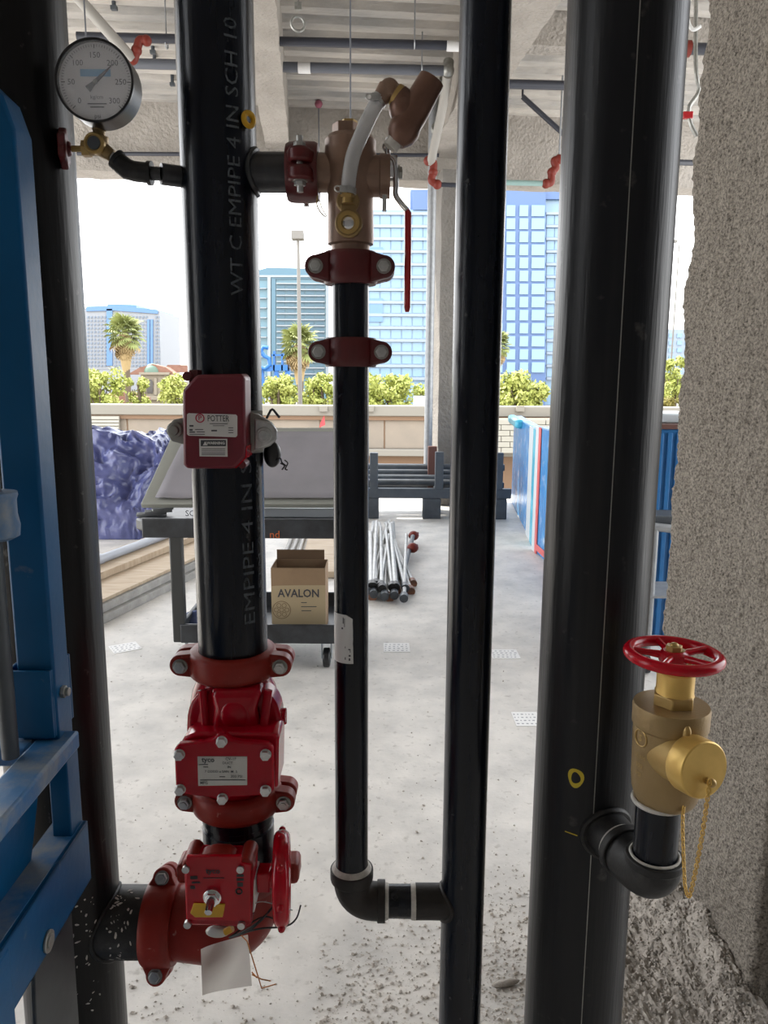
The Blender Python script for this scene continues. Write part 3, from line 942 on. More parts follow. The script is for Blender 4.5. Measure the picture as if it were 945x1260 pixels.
for (x, y) in ((215, 529), (325, 535)):
    p = P(x, y, Yb - .02)
    g = G(); g.rod(p + Vector((0, .035, 0)), p + Vector((0, -.003, 0)), .0115); g.rod(p + Vector((0, -.003, 0)), p + Vector((0, -.012, 0)), .0078)
    part('bolt', g, 'steel' if x > 300 else 'zinc', t, bevel=.001)
# labels
g = G(); g.px([(230, 510), (232, 508.5), (290, 510), (292, 512), (292, 536), (290, 538), (232, 536), (230, 534)], YF - .0008, .0006); l1 = part('nameplate', g, 'label_white', t)
s = S(520, YF)
g = G(); text_on(g, 'POTTER', 10.5 * s, upright(268.5, 515.2, YF - .0014), .0001, sx=.70); 
for (x0, x1, y, h) in ((258, 280, 521, .8), (262, 276, 523.5, .7), (233, 238, 523, 2), (233, 237, 528, 2), (240, 250, 528, .9), (233, 240, 531, 1.4), (242, 252, 531, .9), (260, 267, 529, 1.8), (281, 287, 526, .8), (281, 287, 529, .8), (281, 287, 532, .8), (233, 252, 534, .8)):
    g.px([(x0, y), (x1, y), (x1, y + h), (x0, y + h)], YF - .0014, .0002)
part('lettering', g, 'ink', l1, smooth=False, recalc=False)
g = G(); g.torus(5 * s, .75 * s, upright(246, 514.5, YF - .0012), 24, 6); text_on(g, 'P', 8.5 * s, upright(246, 514.5, YF - .0014), .0001)
part('logo', g, 'red_ink', l1, smooth=False)
g = G(); g.px([(245, 540), (279.5, 540), (280, 562), (245.5, 561.5)], YF - .0008, .0006); l2 = part('warning_label', g, 'label_white', t)
g = G(); g.px([(247, 541.5), (278, 541.5), (278, 549), (247, 549)], YF - .0011, .0003)
for y in (552, 554.5, 557, 559): g.px([(248, y), (277, y), (277, y + .8), (248, y + .8)], YF - .0011, .0002)
part('black_band', g, 'ink', l2)
g = G(); text_on(g, 'WARNING', 4.6 * s, upright(265.5, 545.3, YF - .0015), .0002); vs_, = [[P(249.5, 548, YF - .0015), P(255.5, 548, YF - .0015), P(252.5, 542.8, YF - .0015)]]; g.add(vs_, [(0, 1, 2)])
part('warning_lettering', g, 'label_white', l2, smooth=False, recalc=False)
# rubber boot, hex key, little wires
g = G(); g.ball(P(335, 559, YP + .01), (.014, .012, .021), 18, 12); part('rubber_boot', g, 'rubber', t)
g = G(); g.tube(pxcurve([(339, 566, YP), (345, 564, YP), (347, 569, YP), (352, 573, YP)]), .0012, 6); g.tube(pxcurve([(345, 570, YP), (350, 573, YP), (347, 578, YP)]), .0012, 6); g.tube(pxcurve([(350, 566, YP), (354, 570, YP), (351, 577, YP), (354, 578, YP)]), .001, 6)
part('wire', g, 'black', t)
g = G(); g.tube([P(328, 515, YP), P(333, 505, YP), P(335, 503.5, YP), P(337, 505, YP), P(344, 514, YP)], .0019, 6); part('hex_key', g, 'dark_steel', t)

# ================================================================== BRONZE TEST VALVE
t = thing('test_and_drain_valve', 'brown bronze test and drain valve with a red lever', 'valve', (X2, YP, zat(312)))
def zv(y): return zat(y)
g = G()
w = lambda px_, y: px_ * S(y, YP)
g.lathe([(w(23.5, 310), 0), (w(23.5, 310), zv(305) - zv(312)), (w(24, 305), zv(303) - zv(312)), (w(28, 300), zv(301) - zv(312)), (w(28.5, 300), zv(296) - zv(312)), (w(28, 240), zv(240) - zv(312)),
         (w(30, 235), zv(228) - zv(312)), (w(33, 220), zv(215) - zv(312)), (w(33, 200), zv(192) - zv(312)), (w(31.5, 190), zv(189) - zv(312)), (w(31.5, 190), zv(186) - zv(312)), (w(31.5, 180), zv(174) - zv(312)), (w(27, 172), zv(168) - zv(312)), (w(15, 170), zv(167) - zv(312))],
        frame((X2, YP, zv(312)), Zs), 48)
part('body', g, 'bronze', t, ang=30)
XV = P(428, 200, YP).x
g = G(); c = Vector((X2 - .006, YP, 0))
g.hexn(c + Vector((0, 0, zv(172))), c + Vector((0, 0, zv(153))), w(17.5, 160)); part('bonnet_nut', g, 'bronze', t, bevel=.0012)
g = G(); g.hexn(c + Vector((.004, 0, zv(156))), c + Vector((.004, 0, zv(148.5))), w(10.5, 152)); part('plug', g, 'brass', t, bevel=.001)
g = G(); g.rod((XT + .004, YP, zT), (X2, YP, zT), rT * .98, rT * .96, 36); part('inlet', g, 'bronze', t)
g = G(); xr = P(480, 215, YP).x
g.lathe([(.029, 0), (.029, xr - X2 - .016), (.031, xr - X2 - .014), (.031, xr - X2)], frame((X2, YP, zat(217)), Xs), 36); part('side_boss', g, 'bronze', t, ang=25)
g = G(); c = P(480, 213, YP); g.rod(c, c + Vector((.014, 0, 0)), .011); g.hexn(c + Vector((.010, 0, 0)), c + Vector((.018, 0, 0)), .009); part('stem_nut', g, 'zinc', t, bevel=.001)
g = G(); g.box(P(473, 250, YP - .03), (.006, .008, .022)); part('stop_pin', g, 'steel', t)
# sight glass with figure eight frame
Ys = YP - w(28, 260) - .004
g = G(); a = P(428, 247, Ys); b = P(429, 275, Ys)
g.rod(a + Vector((0, .02, 0)), a, w(14, 250)); g.rod(b + Vector((0, .022, 0)), b - Vector((0, .003, 0)), w(16.5, 275)); g.box((a + b) / 2 + Vector((0, .01, 0)), (w(19, 260), .022, w(18, 260)))
part('sight_glass_boss', g, 'brass_cast', t, bevel=.002)
g = G(); g.lathe([(w(8.5, 275), 0), (w(13, 275), 0), (w(13, 275), .006), (w(8.5, 275), .006), (w(8.5, 275), 0)], frame(b - Vector((0, .002, 0)), (0, -1, 0)), 28); part('bezel_ring', g, 'brass', t)
g = G(); g.ball(b - Vector((0, .003, 0)), (w(9, 275), .005, w(9.5, 275))); part('sight_glass', g, 'chrome', t)
g = G(); g.rod(a + Vector((0, 0, -.004)) - Vector((0, .004, 0)), a + Vector((0, -.006, .016)), w(7, 245), w(5.5, 235)); g.hexn(a + Vector((0, -.005, .004)), a + Vector((0, -.006, .010)), w(8.5, 245)); part('hose_barb', g, 'brass', t)
# lever
g = G(); Yl = YP - .012
g.tube(pxcurve([(478, 170, Yl), (477, 190, Yl), (485, 200, Yl), (487, 225, Yl), (487, 240, Yl), (494, 251, Yl), (500, 258, Yl), (501, 264, Yl)]), .0042, 10)
g.box(P(482, 205, Yl), (.016, .006, .030)); lv = part('lever', g, 'chrome', t)
g = G(); pts = [P(500, 257, Yl), P(502, 262, Yl), P(502, 300, Yl), P(501, 378, Yl), P(501, 384, Yl)]
g.tube(pts, [.0035, .0052, .0052, .0050, .003], 12); part('lever_grip', g, 'bright_red', lv)
g = G(); g.tube(pxcurve([(478, 168, Yl), (474, 180, Yl), (477, 190, Yl), (470, 210, Yl), (466, 218, Yl), (476, 228, Yl), (478, 200, Yl)]), .0011, 6); g.torus(.006, .0016, frame(P(476, 181, Yl), (.5, -1, 0)), 16, 6); part('wire_seal', g, 'steel', t)
g = G(); g.tube(pxcurve([(391, 240, YP - .03), (390, 252, YP - .03), (395, 262, YP - .03), (401, 267, YP - .03)]), .001, 6); g.tube(pxcurve([(393, 245, YP - .03), (396, 256, YP - .03), (402, 266, YP - .03)]), .0008, 6); part('seal_wire', g, 'brass', t)
# clear hose
Yh = YP - .052
hose = pxcurve([(428, 237, Yh), (430, 215, Yh), (435, 190, Yh), (445, 165, Yh), (455, 143, Yh), (463, 128, Yh), (467, 122, Yh)])
rh = .0105
t2 = thing('clear_hose', 'clear braided hose curving up across the bronze valve', 'hose', hose[0])
g = G(); g.tube(hose, rh, 18); ho = part('hose_wall', g, 'hose_clear', t2, ang=60)
g = G()
for hand in (1, -1):
    for s0 in range(6):
        pts = []
        for j, p in enumerate(hose):
            tt = (hose[min(j + 1, len(hose) - 1)] - hose[max(j - 1, 0)]).normalized()
            xx = Vector((0, -1, 0)); xx = (xx - tt * xx.dot(tt)).normalized(); yy = tt.cross(xx)
            a = hand * (j * .42) + s0 * math.pi / 3
            pts.append(p + xx * (rh * .93 * math.cos(a)) + yy * (rh * .93 * math.sin(a)))
        g.tube(pts, .00045, 4)
part('braid', g, 'foam_white', ho, kind='stuff')
for (i, lab) in ((2, 'lower'), (-4, 'upper')):
    p = hose[i]; tt = hose[i] - hose[i - 1]
    g = G(); g.lathe([(rh + .0003, -.004), (rh + .0014, -.004), (rh + .0014, .004), (rh + .0003, .004), (rh + .0003, -.004)], frame(p, tt), 24)
    cl = part('hose_clamp', g, 'steel', t2)
    q = p + Vector((-.014, -.004, .002)); g = G(); g.torus(.0045, .0011, frame(q, (.2, -1, .4)), 14, 6); g.box(p + Vector((-.006, -.012, 0)), (.010, .004, .009)); part('clamp_screw', g, 'steel', cl)
# relief valve
Yr = Yh
t3 = thing('relief_valve', 'brown bronze relief valve at the top of the clear hose', 'valve', P(483, 175, Yr))
def q(x, y, dy=0): return P(x, y, Yr + dy)
g = G(); g.rod(q(467, 124), q(477, 108), .0115, .0135, 20); g.ball(q(479, 110), .0145); g.hexn(q(479, 110), q(489, 117), .0135); part('hose_elbow', g, 'bronze', t3, bevel=.001)
g = G(); g.rod(q(486, 116), q(494, 122), .0155, .016, 24); part('union_ring', g, 'brass', t3)
g = G(); g.rod(q(490, 120), q(510, 138), .0175, .0185, 24); g.ball(q(497, 135), .021); part('inlet_arm', g, 'bronze_dark', t3)
g = G(); g.lathe([(.012, -.012), (.020, -.002), (.0225, .010), (.0205, .020), (.021, .035), (.0195, .065), (.0185, .084)], frame(q(493, 167), q(519, 120) - q(493, 167)), 28); g.add([], [])
bo = part('valve_barrel', g, 'bronze_dark', t3, ang=50)
dv = (q(519, 120) - q(493, 167)).normalized()
g = G(); g.lathe([(.017, 0), (.0195, 0), (.0195, .006), (.017, .006), (.017, 0)], frame(q(519, 120) - dv * .004, dv), 28); part('rim', g, 'bronze', t3)
g = G(); g.rod(q(519, 121), q(523, 113), .0022, .0016, 8); part('test_pin', g, 'steel', t3)
g = G(); g.rod(q(491, 165), q(480, 182), .0115, .0110, 20); part('taped_thread', g, 'sealant', t3)

# ================================================================== GAUGE
Yg = YP - .03
gc = P(119, 102, Yg - .03); rg = 47.5 * S(102, Yg - .03)
t = thing('pressure_gauge', 'round white dial pressure gauge at upper left', 'gauge', P(122, 155, Yg))
Mg = frame(gc, (0, -1, 0), (1, 0, 0))      # z to camera, x right, y up
g = G(); g.lathe([(rg * .97, -.034), (rg * 1.0, -.030), (rg, .002), (rg * 1.015, .004), (rg * 1.015, .010), (rg * .955, .010), (rg * .955, .002), (rg * .2, .0015)], Mg, 64)
part('case', g, 'rubber', t, ang=30)
g = G(); g.lathe([(rg * .955, .0022), (rg * .02, .0023)], Mg, 64); dl = part('dial', g, 'dial', t)
g = G()
for k in range(61):
    a = R(225 - 270 * k / 60); big = k % 10 == 0
    r0 = rg * (.80 if big else .84); r1 = rg * .90; ww = rg * (.010 if big else .0055)
    c, s_ = math.cos(a), math.sin(a)
    g.add([(r0 * c - ww * s_, r0 * s_ + ww * c, .003), (r0 * c + ww * s_, r0 * s_ - ww * c, .003), (r1 * c + ww * s_, r1 * s_ - ww * c, .003), (r1 * c - ww * s_, r1 * s_ + ww * c, .003)], [(0, 1, 2, 3)], Mg)
part('tick_marks', g, 'ink', dl, recalc=False)
g = G()
for k, n in enumerate(('0', '50', '100', '150', '200', '250', '300')):
    a = R(225 - 45 * k); r0 = rg * .64
    text_on(g, n, rg * .20, Mg @ Matrix.Translation((r0 * math.cos(a), r0 * math.sin(a), .003)))
text_on(g, 'psi', rg * .16, Mg @ Matrix.Translation((0, -rg * .82, .003)))
text_on(g, 'kg/cm', rg * .14, Mg @ Matrix.Translation((0, -rg * .36, .003)))
for (x, y, w_) in ((0, -.52, .5), (0, -.60, .36)):
    g.box((x * rg, y * rg, .003), (w_ * rg, .025 * rg, .0004), Mg)
part('numerals', g, 'ink', dl, smooth=False, recalc=False)
g = G(); g.box((0, rg * .22, .003), (rg * .78, rg * .17, .0006), Mg); part('logo_strip', g, 'blue_logo', dl)
g = G(); a = R(41)
Mn = Mg @ Matrix.Rotation(a, 4, 'Z')
g.prism([(-.28 * rg, .09 * rg), (-.28 * rg, -.09 * rg), (-.06 * rg, -.05 * rg), (.04 * rg, -.05 * rg), (.72 * rg, 0), (.04 * rg, .05 * rg), (-.06 * rg, .05 * rg)], .0045, .0055, Mn)
part('needle', g, 'ink', t)
g = G(); g.lathe([(.06 * rg, .004), (.055 * rg, .007), (.02 * rg, .0075)], Mg, 16); part('needle_hub', g, 'zinc', t)
g = G(); g.lathe([(rg * .955, .0085), (rg * .5, .0098), (rg * .02, .010)], Mg, 48); part('lens', g, 'glass_thin', t)
g = G(); a = P(122, 150, Yg); b = P(122, 168, Yg); g.rod(a + Vector((0, 0, .004)), b, .0085); g.hexn(P(122, 153, Yg), P(122, 161, Yg), .0105); part('stem', g, 'brass_cast', t, bevel=.0008)
t = thing('gauge_valve', 'small brass three way valve with a red handle under the pressure gauge', 'valve', P(122, 192, Yg))
c = P(122, 181, Yg)
g = G(); g.rod(P(122, 168, Yg), P(122, 190, Yg), .0135, .012, 24); g.rod(P(108, 183, Yg), c, .010, n=20); g.rod(c, P(138, 192, Yg), .012, .0085, 20); part('body', g, 'brass_cast', t, bevel=.001)
g = G(); g.rod(c + Vector((0, -.004, 0)), c + Vector((0, -.020, 0)), .0125); g.torus(.0125, .0022, frame(c + Vector((0, -.020, 0)), (0, -1, 0)), 24, 8); part('test_port', g, 'brass', t)
g = G(); g.rod(c + Vector((0, -.018, 0)), c + Vector((0, -.0215, 0)), .009); part('test_plug', g, 'dark_steel', t)
g = G(); g.hexn(P(111, 183, Yg), P(102, 183, Yg), .0115); g.rod(P(102, 183, Yg), P(80, 183, Yg), .0042); part('stem', g, 'brass', t)
ph = P(79, 183, Yg); Mh = frame(ph, (-1, -.25, 0), (0, 0, 1))
g = G(); lob = []
for i in range(48):
    a = 2 * math.pi * i / 48; r_ = .0250 + .0032 * math.cos(6 * a)
    lob.append((r_ * math.cos(a), r_ * math.sin(a)))
g.prism(lob, -.005, .006, Mh); g.rod(ph + Vector((.010, .002, 0)), ph, .009, .012)
part('red_handle', g, 'red_dark', t, bevel=.0025)
g = G(); g.rod(P(137, 191, Yg), P(151, 201, Yg), .0062); solo('pipe_nipple', g, 'steel', 'short bare steel nipple below the gauge valve', 'pipe')
t = thing('gauge_elbow', 'black threaded elbow between the gauge valve and the lettered riser', 'elbow', P(160, 215, Yg))
g = G(); pts = [P(143, 196, Yg), P(150, 203, Yg), P(157, 208.5, Yg), P(166, 211, Yg), P(184, 213, Yg)]; g.tube(pts, [.0125, .0140, .0145, .014, .014], 20); part('elbow_body', g, 'cast_iron', t, ang=60)
g = G(); g.rod(P(182, 213, Yg), P(187, 213.3, Yg), .0165); part('collar', g, 'cast_iron', t)
g = G(); g.rod(P(142, 195, Yg), P(146, 198.5, Yg), .0145); part('collar', g, 'cast_iron', t)
g = G(); g.rod(P(186, 213.3, Yg), P(199, 214, Yg), .0095); g.rod(P(198, 214, Yg), Vector((X4 - R4 * .8, YP - .012, P(225, 214.5, Yg).z)), .0148, n=24); part('tap_nipple', g, 'raw_pipe', t)

# ================================================================== SLIM RISER + BOTTOM ELBOW
t = thing('standpipe', 'slim black standpipe between the drain pipe and the thick right riser', 'pipe', (X25, YP, 0))
g = G(); g.rod((X25, YP, 0), (X25, YP, 4.6), R25, n=48); part('pipe_body', g, 'black_pipe', t)
zE2 = (zat(1085) + zat(1132)) / 2; rE = (zat(1085) - zat(1132)) / 2 * .80
xO = P(511, 1108, YP).x
g = G(); g.rod((xO, YP, zE2), (X25 - R25 * .5, YP, zE2), rE, n=36); part('outlet', g, 'rust_iron', t)
g = G(); weld_saddle(g, (X25, YP, zE2), rE + .001, (-1, 0, 0), .004, R25, (X25, YP)); part('weld_bead', g, 'rust_iron', t)
g = G(); g.lathe([(rE * .935, 0), (rE * .99, 0), (rE * 1.02, .008), (rE * .935, .010), (rE * .935, 0)], frame((xO - .008, YP, zE2), Xs), 28); part('sealant_ring', g, 'sealant', t)
g = G(); xN0 = P(474, 1108, YP).x
g.rod((xN0 - .006, YP, zE2), (xO + .004, YP, zE2), rE * .93, n=32); solo('pipe_nipple', g, 'black_pipe', 'short black nipple with white sealant rings at the foot of the drain pipe', 'pipe')
t = thing('pipe_elbow', 'black threaded elbow turning the drain pipe toward the slim standpipe', 'elbow', (X2, YP, zE2 - rE))
g = G()
pts = [Vector((X2, YP, zE + .006))] + bend_pts(Vector((X2, YP, zE - .012)), Vector((xN0 - .014, YP, zE2)), Vector((X2, YP, zE2)), 12) + [Vector((xN0, YP, zE2))]
n_ = len(pts); rr = [R2 * 1.14 for i in range(n_)]
g.tube(pts, rr, 32); part('elbow_body', g, 'rust_iron', t, ang=60)
g = G(); g.lathe([(R2 + .0006, 0), (R2 * 1.30, 0), (R2 * 1.34, .006), (R2 * 1.34, .022), (R2 + .0006, .022), (R2 + .0006, 0)], frame((X2, YP, zE - .016), Zs), 36); part('collar', g, 'rust_iron', t, bevel=.0015)
g = G(); g.lathe([(rE * .8, 0), (rE * 1.17, 0), (rE * 1.17, .014), (rE * .8, .014), (rE * .8, 0)], frame((xN0 - .014, YP, zE2), Xs), 36); part('collar', g, 'rust_iron', t, bevel=.0015)
g = G(); g.lathe([(R2 + .0005, .0), (R2 * 1.24, .0), (R2 * 1.10, .006), (R2 + .0005, .008), (R2 + .0005, 0)], frame((X2, YP, zE + .006), Zs), 36); part('sealant_ring', g, 'sealant', t)
g = G(); g.lathe([(rE * .935, 0), (rE * 1.03, 0), (rE * .98, .005), (rE * .935, .006), (rE * .935, 0)], frame((xN0, YP, zE2), Xs), 36); part('sealant_ring', g, 'sealant', t)
g = G(); p = P(436, 1118, YP - rE); g.torus(.005, .0013, frame(p + Vector((0, .006, 0)), (-.3, -1, -.4)), 14, 6); part('cast_mark', g, 'rust_iron', t)

# ================================================================== THICK RIGHT RISER + HOSE VALVE
t = thing('standpipe_riser', 'thickest black riser at the right with a yellow ring mark', 'pipe', (X6, YP, 0))
g = G(); g.rod((X6, YP, 0), (X6, YP, 4.6), R6, n=72); part('pipe_body', g, 'big_pipe', t)
g = G()
a = -.09
g.box((X6 + (R6) * math.sin(a), YP - (R6) * math.cos(a), 2.3), (.0013, .0012, 4.5)); part('weld_seam', g, 'zinc', t)
c = P(709, 958, YP - R6 * .93); a = math.asin((c.x - X6) / R6); nn = Vector((math.sin(a), -math.cos(a), 0))
c = Vector((X6, YP, c.z)) + nn * R6
g = G(); Mq = frame(c, nn, Zs)
vs = []; fs = []
for i in range(28):
    b = 2 * math.pi * i / 28
    for r_ in (.0085, .0145):
        r2 = r_ * (1 + .07 * math.sin(3 * b + r_ * 300))
        h, w_ = r2 * 1.12 * math.cos(b), r2 * .86 * math.sin(b)
        aa = a + w_ / R6
        vs.append((X6 + (R6 + .0008) * math.sin(aa), YP - (R6 + .0008) * math.cos(aa), c.z + h))
for i in range(28):
    j = (i + 1) % 28
    fs.append((2 * i, 2 * i + 1, 2 * j + 1, 2 * j))
g.add(vs, fs); part('yellow_ring_mark', g, 'yellow_paint', t, recalc=False)
g = G(); vs = []
zm = P(690, 1023, YP - R6 * .8).z
for aa, dz in ((-.60, .0012), (-.36, -.0008), (-.36, .0012), (-.60, .003)):
    vs.append((X6 + (R6 + .0008) * math.sin(aa), YP - (R6 + .0008) * math.cos(aa), zm + dz))
g.add(vs, [(0, 1, 2, 3)]); part('yellow_dash', g, 'yellow_paint', t, recalc=False)
YV = 1.0
XVv = P(808, 1020, YV).x
zO = .834
c0 = Vector((X6, YP, zO)); c1 = Vector((XVv, YV, zO))
dO = (c1 - c0).normalized()
rO = .031
g = G(); g.rod(c0 + dO * R6 * .6, c0 + dO * (R6 + .034), rO * 1.25, rO * 1.15, 36); part('outlet', g, 'cast_iron', t)
g = G(); weld_saddle(g, (X6, YP, zO), rO * 1.28, tuple(dO), .006, R6, (X6, YP)); part('weld_bead', g, 'cast_iron', t)
t = thing('pipe_elbow', 'black elbow carrying the brass hose valve off the thick right riser', 'elbow', (XVv, YV, zO - .04))
LO = (c1 - c0).length
g = G()
e0 = c0 + dO * (R6 + .042)
up0 = Vector((XVv, YV, P(808, 1053, YV).z))
pts = [e0] + bend_pts(e0 + dO * .010, up0 - Vector((0, 0, .010)), c1, 14) + [up0]
g.tube(pts, [rO * 1.16] * 2 + [rO * 1.22] * (len(pts) - 4) + [rO * 1.16] * 2, 36); part('elbow_body', g, 'cast_iron', t, ang=60)
g = G()
g.lathe([(rO * .95, 0), (rO * 1.34, 0), (rO * 1.34, .014), (rO * .95, .014), (rO * .95, 0)], frame(e0 - dO * .002, dO), 40); part('collar', g, 'cast_iron', t, bevel=.0015)
g = G(); g.lathe([(rO * .99, 0), (rO * 1.32, 0), (rO * 1.32, .012), (rO * .99, .012), (rO * .99, 0)], frame(up0 - Vector((0, 0, .010)), Zs), 40); part('collar', g, 'cast_iron', t, bevel=.0015)
g = G()
g.lathe([(rO * .95, 0), (rO * 1.18, 0), (rO * 1.26, .006), (rO * .95, .008), (rO * .95, 0)], frame(e0 - dO * .009, dO), 40); part('sealant_ring', g, 'sealant', t)
g = G(); g.torus(rO * 1.08, .0022, frame(up0 + Vector((0, 0, .003)), Zs), 40, 8); part('sealant_ring', g, 'sealant', t)
g = G(); g.rod(c0 + dO * (R6 + .030), e0 + dO * .004, rO * .96, n=36); solo('pipe_nipple', g, 'black_pipe', 'stub nipple between the thick right riser and the hose valve elbow', 'pipe')
zVb = P(812, 985, YV).z
g = G(); g.rod((XVv, YV, up0.z - .004), (XVv, YV, zVb + .008), rO * .98, n=40)
g2 = solo('pipe_nipple', g, 'black_pipe', 'short upright black nipple right under the brass hose valve', 'pipe')
# valve
t = thing('hose_valve', 'brass angle hose valve with a red handwheel by the rough column', 'valve', (XVv, YV, zVb))
XB = P(822, 900, YV).x; zt = P(822, 866, YV).z; sv = S(900, YV)
XB = XVv + .008
g = G()
hb_ = zt - zVb
g.lathe([(rO * 1.0, 0), (rO * 1.18, 0), (rO * 1.30, .004), (.0430, .010), (.0460, .020), (.0475, .040), (.0480, hb_ * .45), (.0490, hb_ * .70), (.0490, hb_ * .78), (.0510, hb_ * .80), (.0515, hb_ * .97), (.050, hb_), (.010, hb_ + .002)], frame((XB, YV, zVb), Zs), 56)
bd = part('body', g, 'brass_cast', t, ang=30)
g = G(); g.torus(rO * 1.12, .0035, frame((XVv, YV, zVb + .001), Zs), 40, 8); part('sealant_ring', g, 'sealant', t)
# raised casting letters on the body
g = G()
def on_body(vs, fs, zc, phi0, r, g):
    out = []
    for (x, y, _) in vs:
        a = phi0 + x / r
        out.append((XB + (r + .0006) * math.sin(a), YV - (r + .0006) * math.cos(a), zc + y))
    g.add(out, fs)
for (s_, y, sz) in (('2 1/2', 894, .012), ('UL FM', 941, .008), ('300', 952, .009), ('PSI', 963, .009)):
    vs, fs = text_poly(s_, sz); on_body(vs, fs, P(790, y, YV - .04).z, -1.22, .0484, g)
vs, fs = text_poly('S', .013, .0004); on_body(vs, fs, P(790, 918, YV - .04).z, -1.22, .0487, g)
part('cast_lettering', g, 'brass', bd, smooth=False, recalc=False)
g = G(); a = -1.22; cc = Vector((XB + .0482 * math.sin(a), YV - .0482 * math.cos(a), P(790, 918, YV - .04).z)); g.torus(.0115, .0014, frame(cc, (math.sin(a), -math.cos(a), 0)), 28, 8); part('cast_ring', g, 'brass', bd)
# bonnet
XS = XB + .003
zb = zt
def zz_(y): return P(826, y, YV).z
g = G(); g.prism(circle2(0, 0, .0300, 6, .3), 0, .017, frame((XS, YV, zb), Zs)); part('bonnet_nut', g, 'brass', t, bevel=.002)
g = G(); g.lathe([(.0260, 0), (.0250, .004), (.0250, zz_(833) - zz_(868) - .01), (.0215, zz_(833) - zz_(868) - .006), (.0215, zz_(833) - zz_(868))], frame((XS, YV, zb + .015), Zs), 32); part('bonnet', g, 'brass_gold', t)
zw = zz_(806)
g = G(); g.rod((XS, YV, zb + .04), (XS, YV, zw + .008), .0095, n=20); g.hexn((XS, YV, zw - .016), (XS, YV, zw - .006), .016); part('stem', g, 'brass', t)
g = G(); XW = P(829, 803, YV).x; 
Mw = frame((XW, YV, zw), (0.02, .0, 1), Xs)
g.torus(.0585, .0082, Mw, 64, 16, flat=.95)
for k in range(5):
    a = k * 2 * math.pi / 5 + .35
    g.tube([Vector((XW, YV, zw - .001)) + Vector((.012 * math.cos(a), .012 * math.sin(a), 0)), Vector((XW, YV, zw + .001)) + Vector((.035 * math.cos(a), .035 * math.sin(a), 0)), Vector((XW, YV, zw)) + Vector((.0545 * math.cos(a), .0545 * math.sin(a), .001))], [.006, .0045, .0055], 10)
g.lathe([(.019, -.008), (.019, .003), (.014, .007)], frame((XW, YV, zw), Zs), 24)
part('handwheel', g, 'red_wheel', t)
g = G(); g.hexn((XW, YV, zw + .006), (XW, YV, zw + .014), .0115); g.ball((XW, YV, zw + .014), (.006, .006, .004), 12, 8); part('wheel_nut', g, 'brass', t, bevel=.001)
# outlet, cap
cap = P(870, 946, YV - .068); ctr = Vector((XB, YV, cap.z + .004))
do = (cap - ctr); do.z = 0; do = Vector((.36, -.93, .10)).normalized()
ce = ctr + Vector((0.0, 0, 0))
cap_c = P(867, 948, YV - .080)
cstart = cap_c - do * .075
g = G(); g.lathe([(.034, 0), (.0345, .035), (.033, .045), (.033, .060)], frame(cstart, do), 40); part('outlet', g, 'brass', t, ang=30)
g = G(); rc = .0385; Mc = frame(cap_c - do * .030, do)
g.lathe([(.034, -.002), (rc * .96, .0), (rc, .003), (rc, .026), (rc * .985, .029), (rc * .94, .0305), (rc * .02, .031)], Mc, 48); part('cap', g, 'brass_gold', t, ang=30)
g = G(); p = P(873, 962, YV - .0845); g.rod(p - do * .016, p + do * .004, .0042); g.ball(p + do * .004, .0058, 12, 8); part('cap_pin', g, 'brass', t)
g = G(); Mh = frame(P(843, 925, YV - .05), Vector((.4, -.9, .1))); g.ball(P(845, 903, YV - .05), (.006, .006, .012)); part('cap_lug', g, 'brass', t)
# chain: every link a ring
ch = pxcurve([(873, 963, YV - .094), (870, 985, YV - .096), (866, 1015, YV - .092), (860, 1050, YV - .088), (853, 1085, YV - .080), (848, 1102, YV - .072), (843, 1090, YV - .064), (841, 1050, YV - .052), (840, 1015, YV - .048), (841, 995, YV - .045), (845, 985, YV - .040)])
L = 0; step = .0052; pts = []
acc = [0]
for i in range(1, len(ch)): acc.append(acc[-1] + (ch[i] - ch[i - 1]).length)
k = int(acc[-1] / step)
lk = G(); 
def link_mesh():
    g = G(); pts = []
    for i in range(14):
        a = 2 * math.pi * i / 14
        pts.append(Vector((.0023 * math.cos(a), 0, .0046 * math.sin(a))))
    vs = []; fs = []
    for i in range(14):
        tdir = (pts[(i + 1) % 14] - pts[i - 1]).normalized(); nx_ = Vector((0, 1, 0)); ny_ = tdir.cross(nx_)
        for j in range(5):
            b = 2 * math.pi * j / 5
            vs.append(pts[i] + nx_ * (.00085 * math.cos(b)) + ny_ * (.00085 * math.sin(b)))
    for i in range(14):
        for j in range(5):
            fs.append((i * 5 + j, ((i + 1) % 14) * 5 + j, ((i + 1) % 14) * 5 + (j + 1) % 5, i * 5 + (j + 1) % 5))
    g.add(vs, fs)
    return mesh_of(g, 'chain_link', 'brass_gold')
lm = link_mesh()
chp = thing('cap_chain', 'brass chain looping below the hose valve cap', 'chain', ch[len(ch) // 2])
j = 0
for i in range(k):
    d = i * step
    while j < len(acc) - 2 and acc[j + 1] < d: j += 1
    f = (d - acc[j]) / max(1e-9, acc[j + 1] - acc[j])
    p = ch[j].lerp(ch[j + 1], f); td = (ch[j + 1] - ch[j]).normalized()
    M = frame(p, td, (1, 0, 0)) @ Matrix.Rotation(math.pi / 2 * (i % 2) + .5, 4, 'Z')
    o = inst('chain_link', lm, chp, p, M.to_euler())

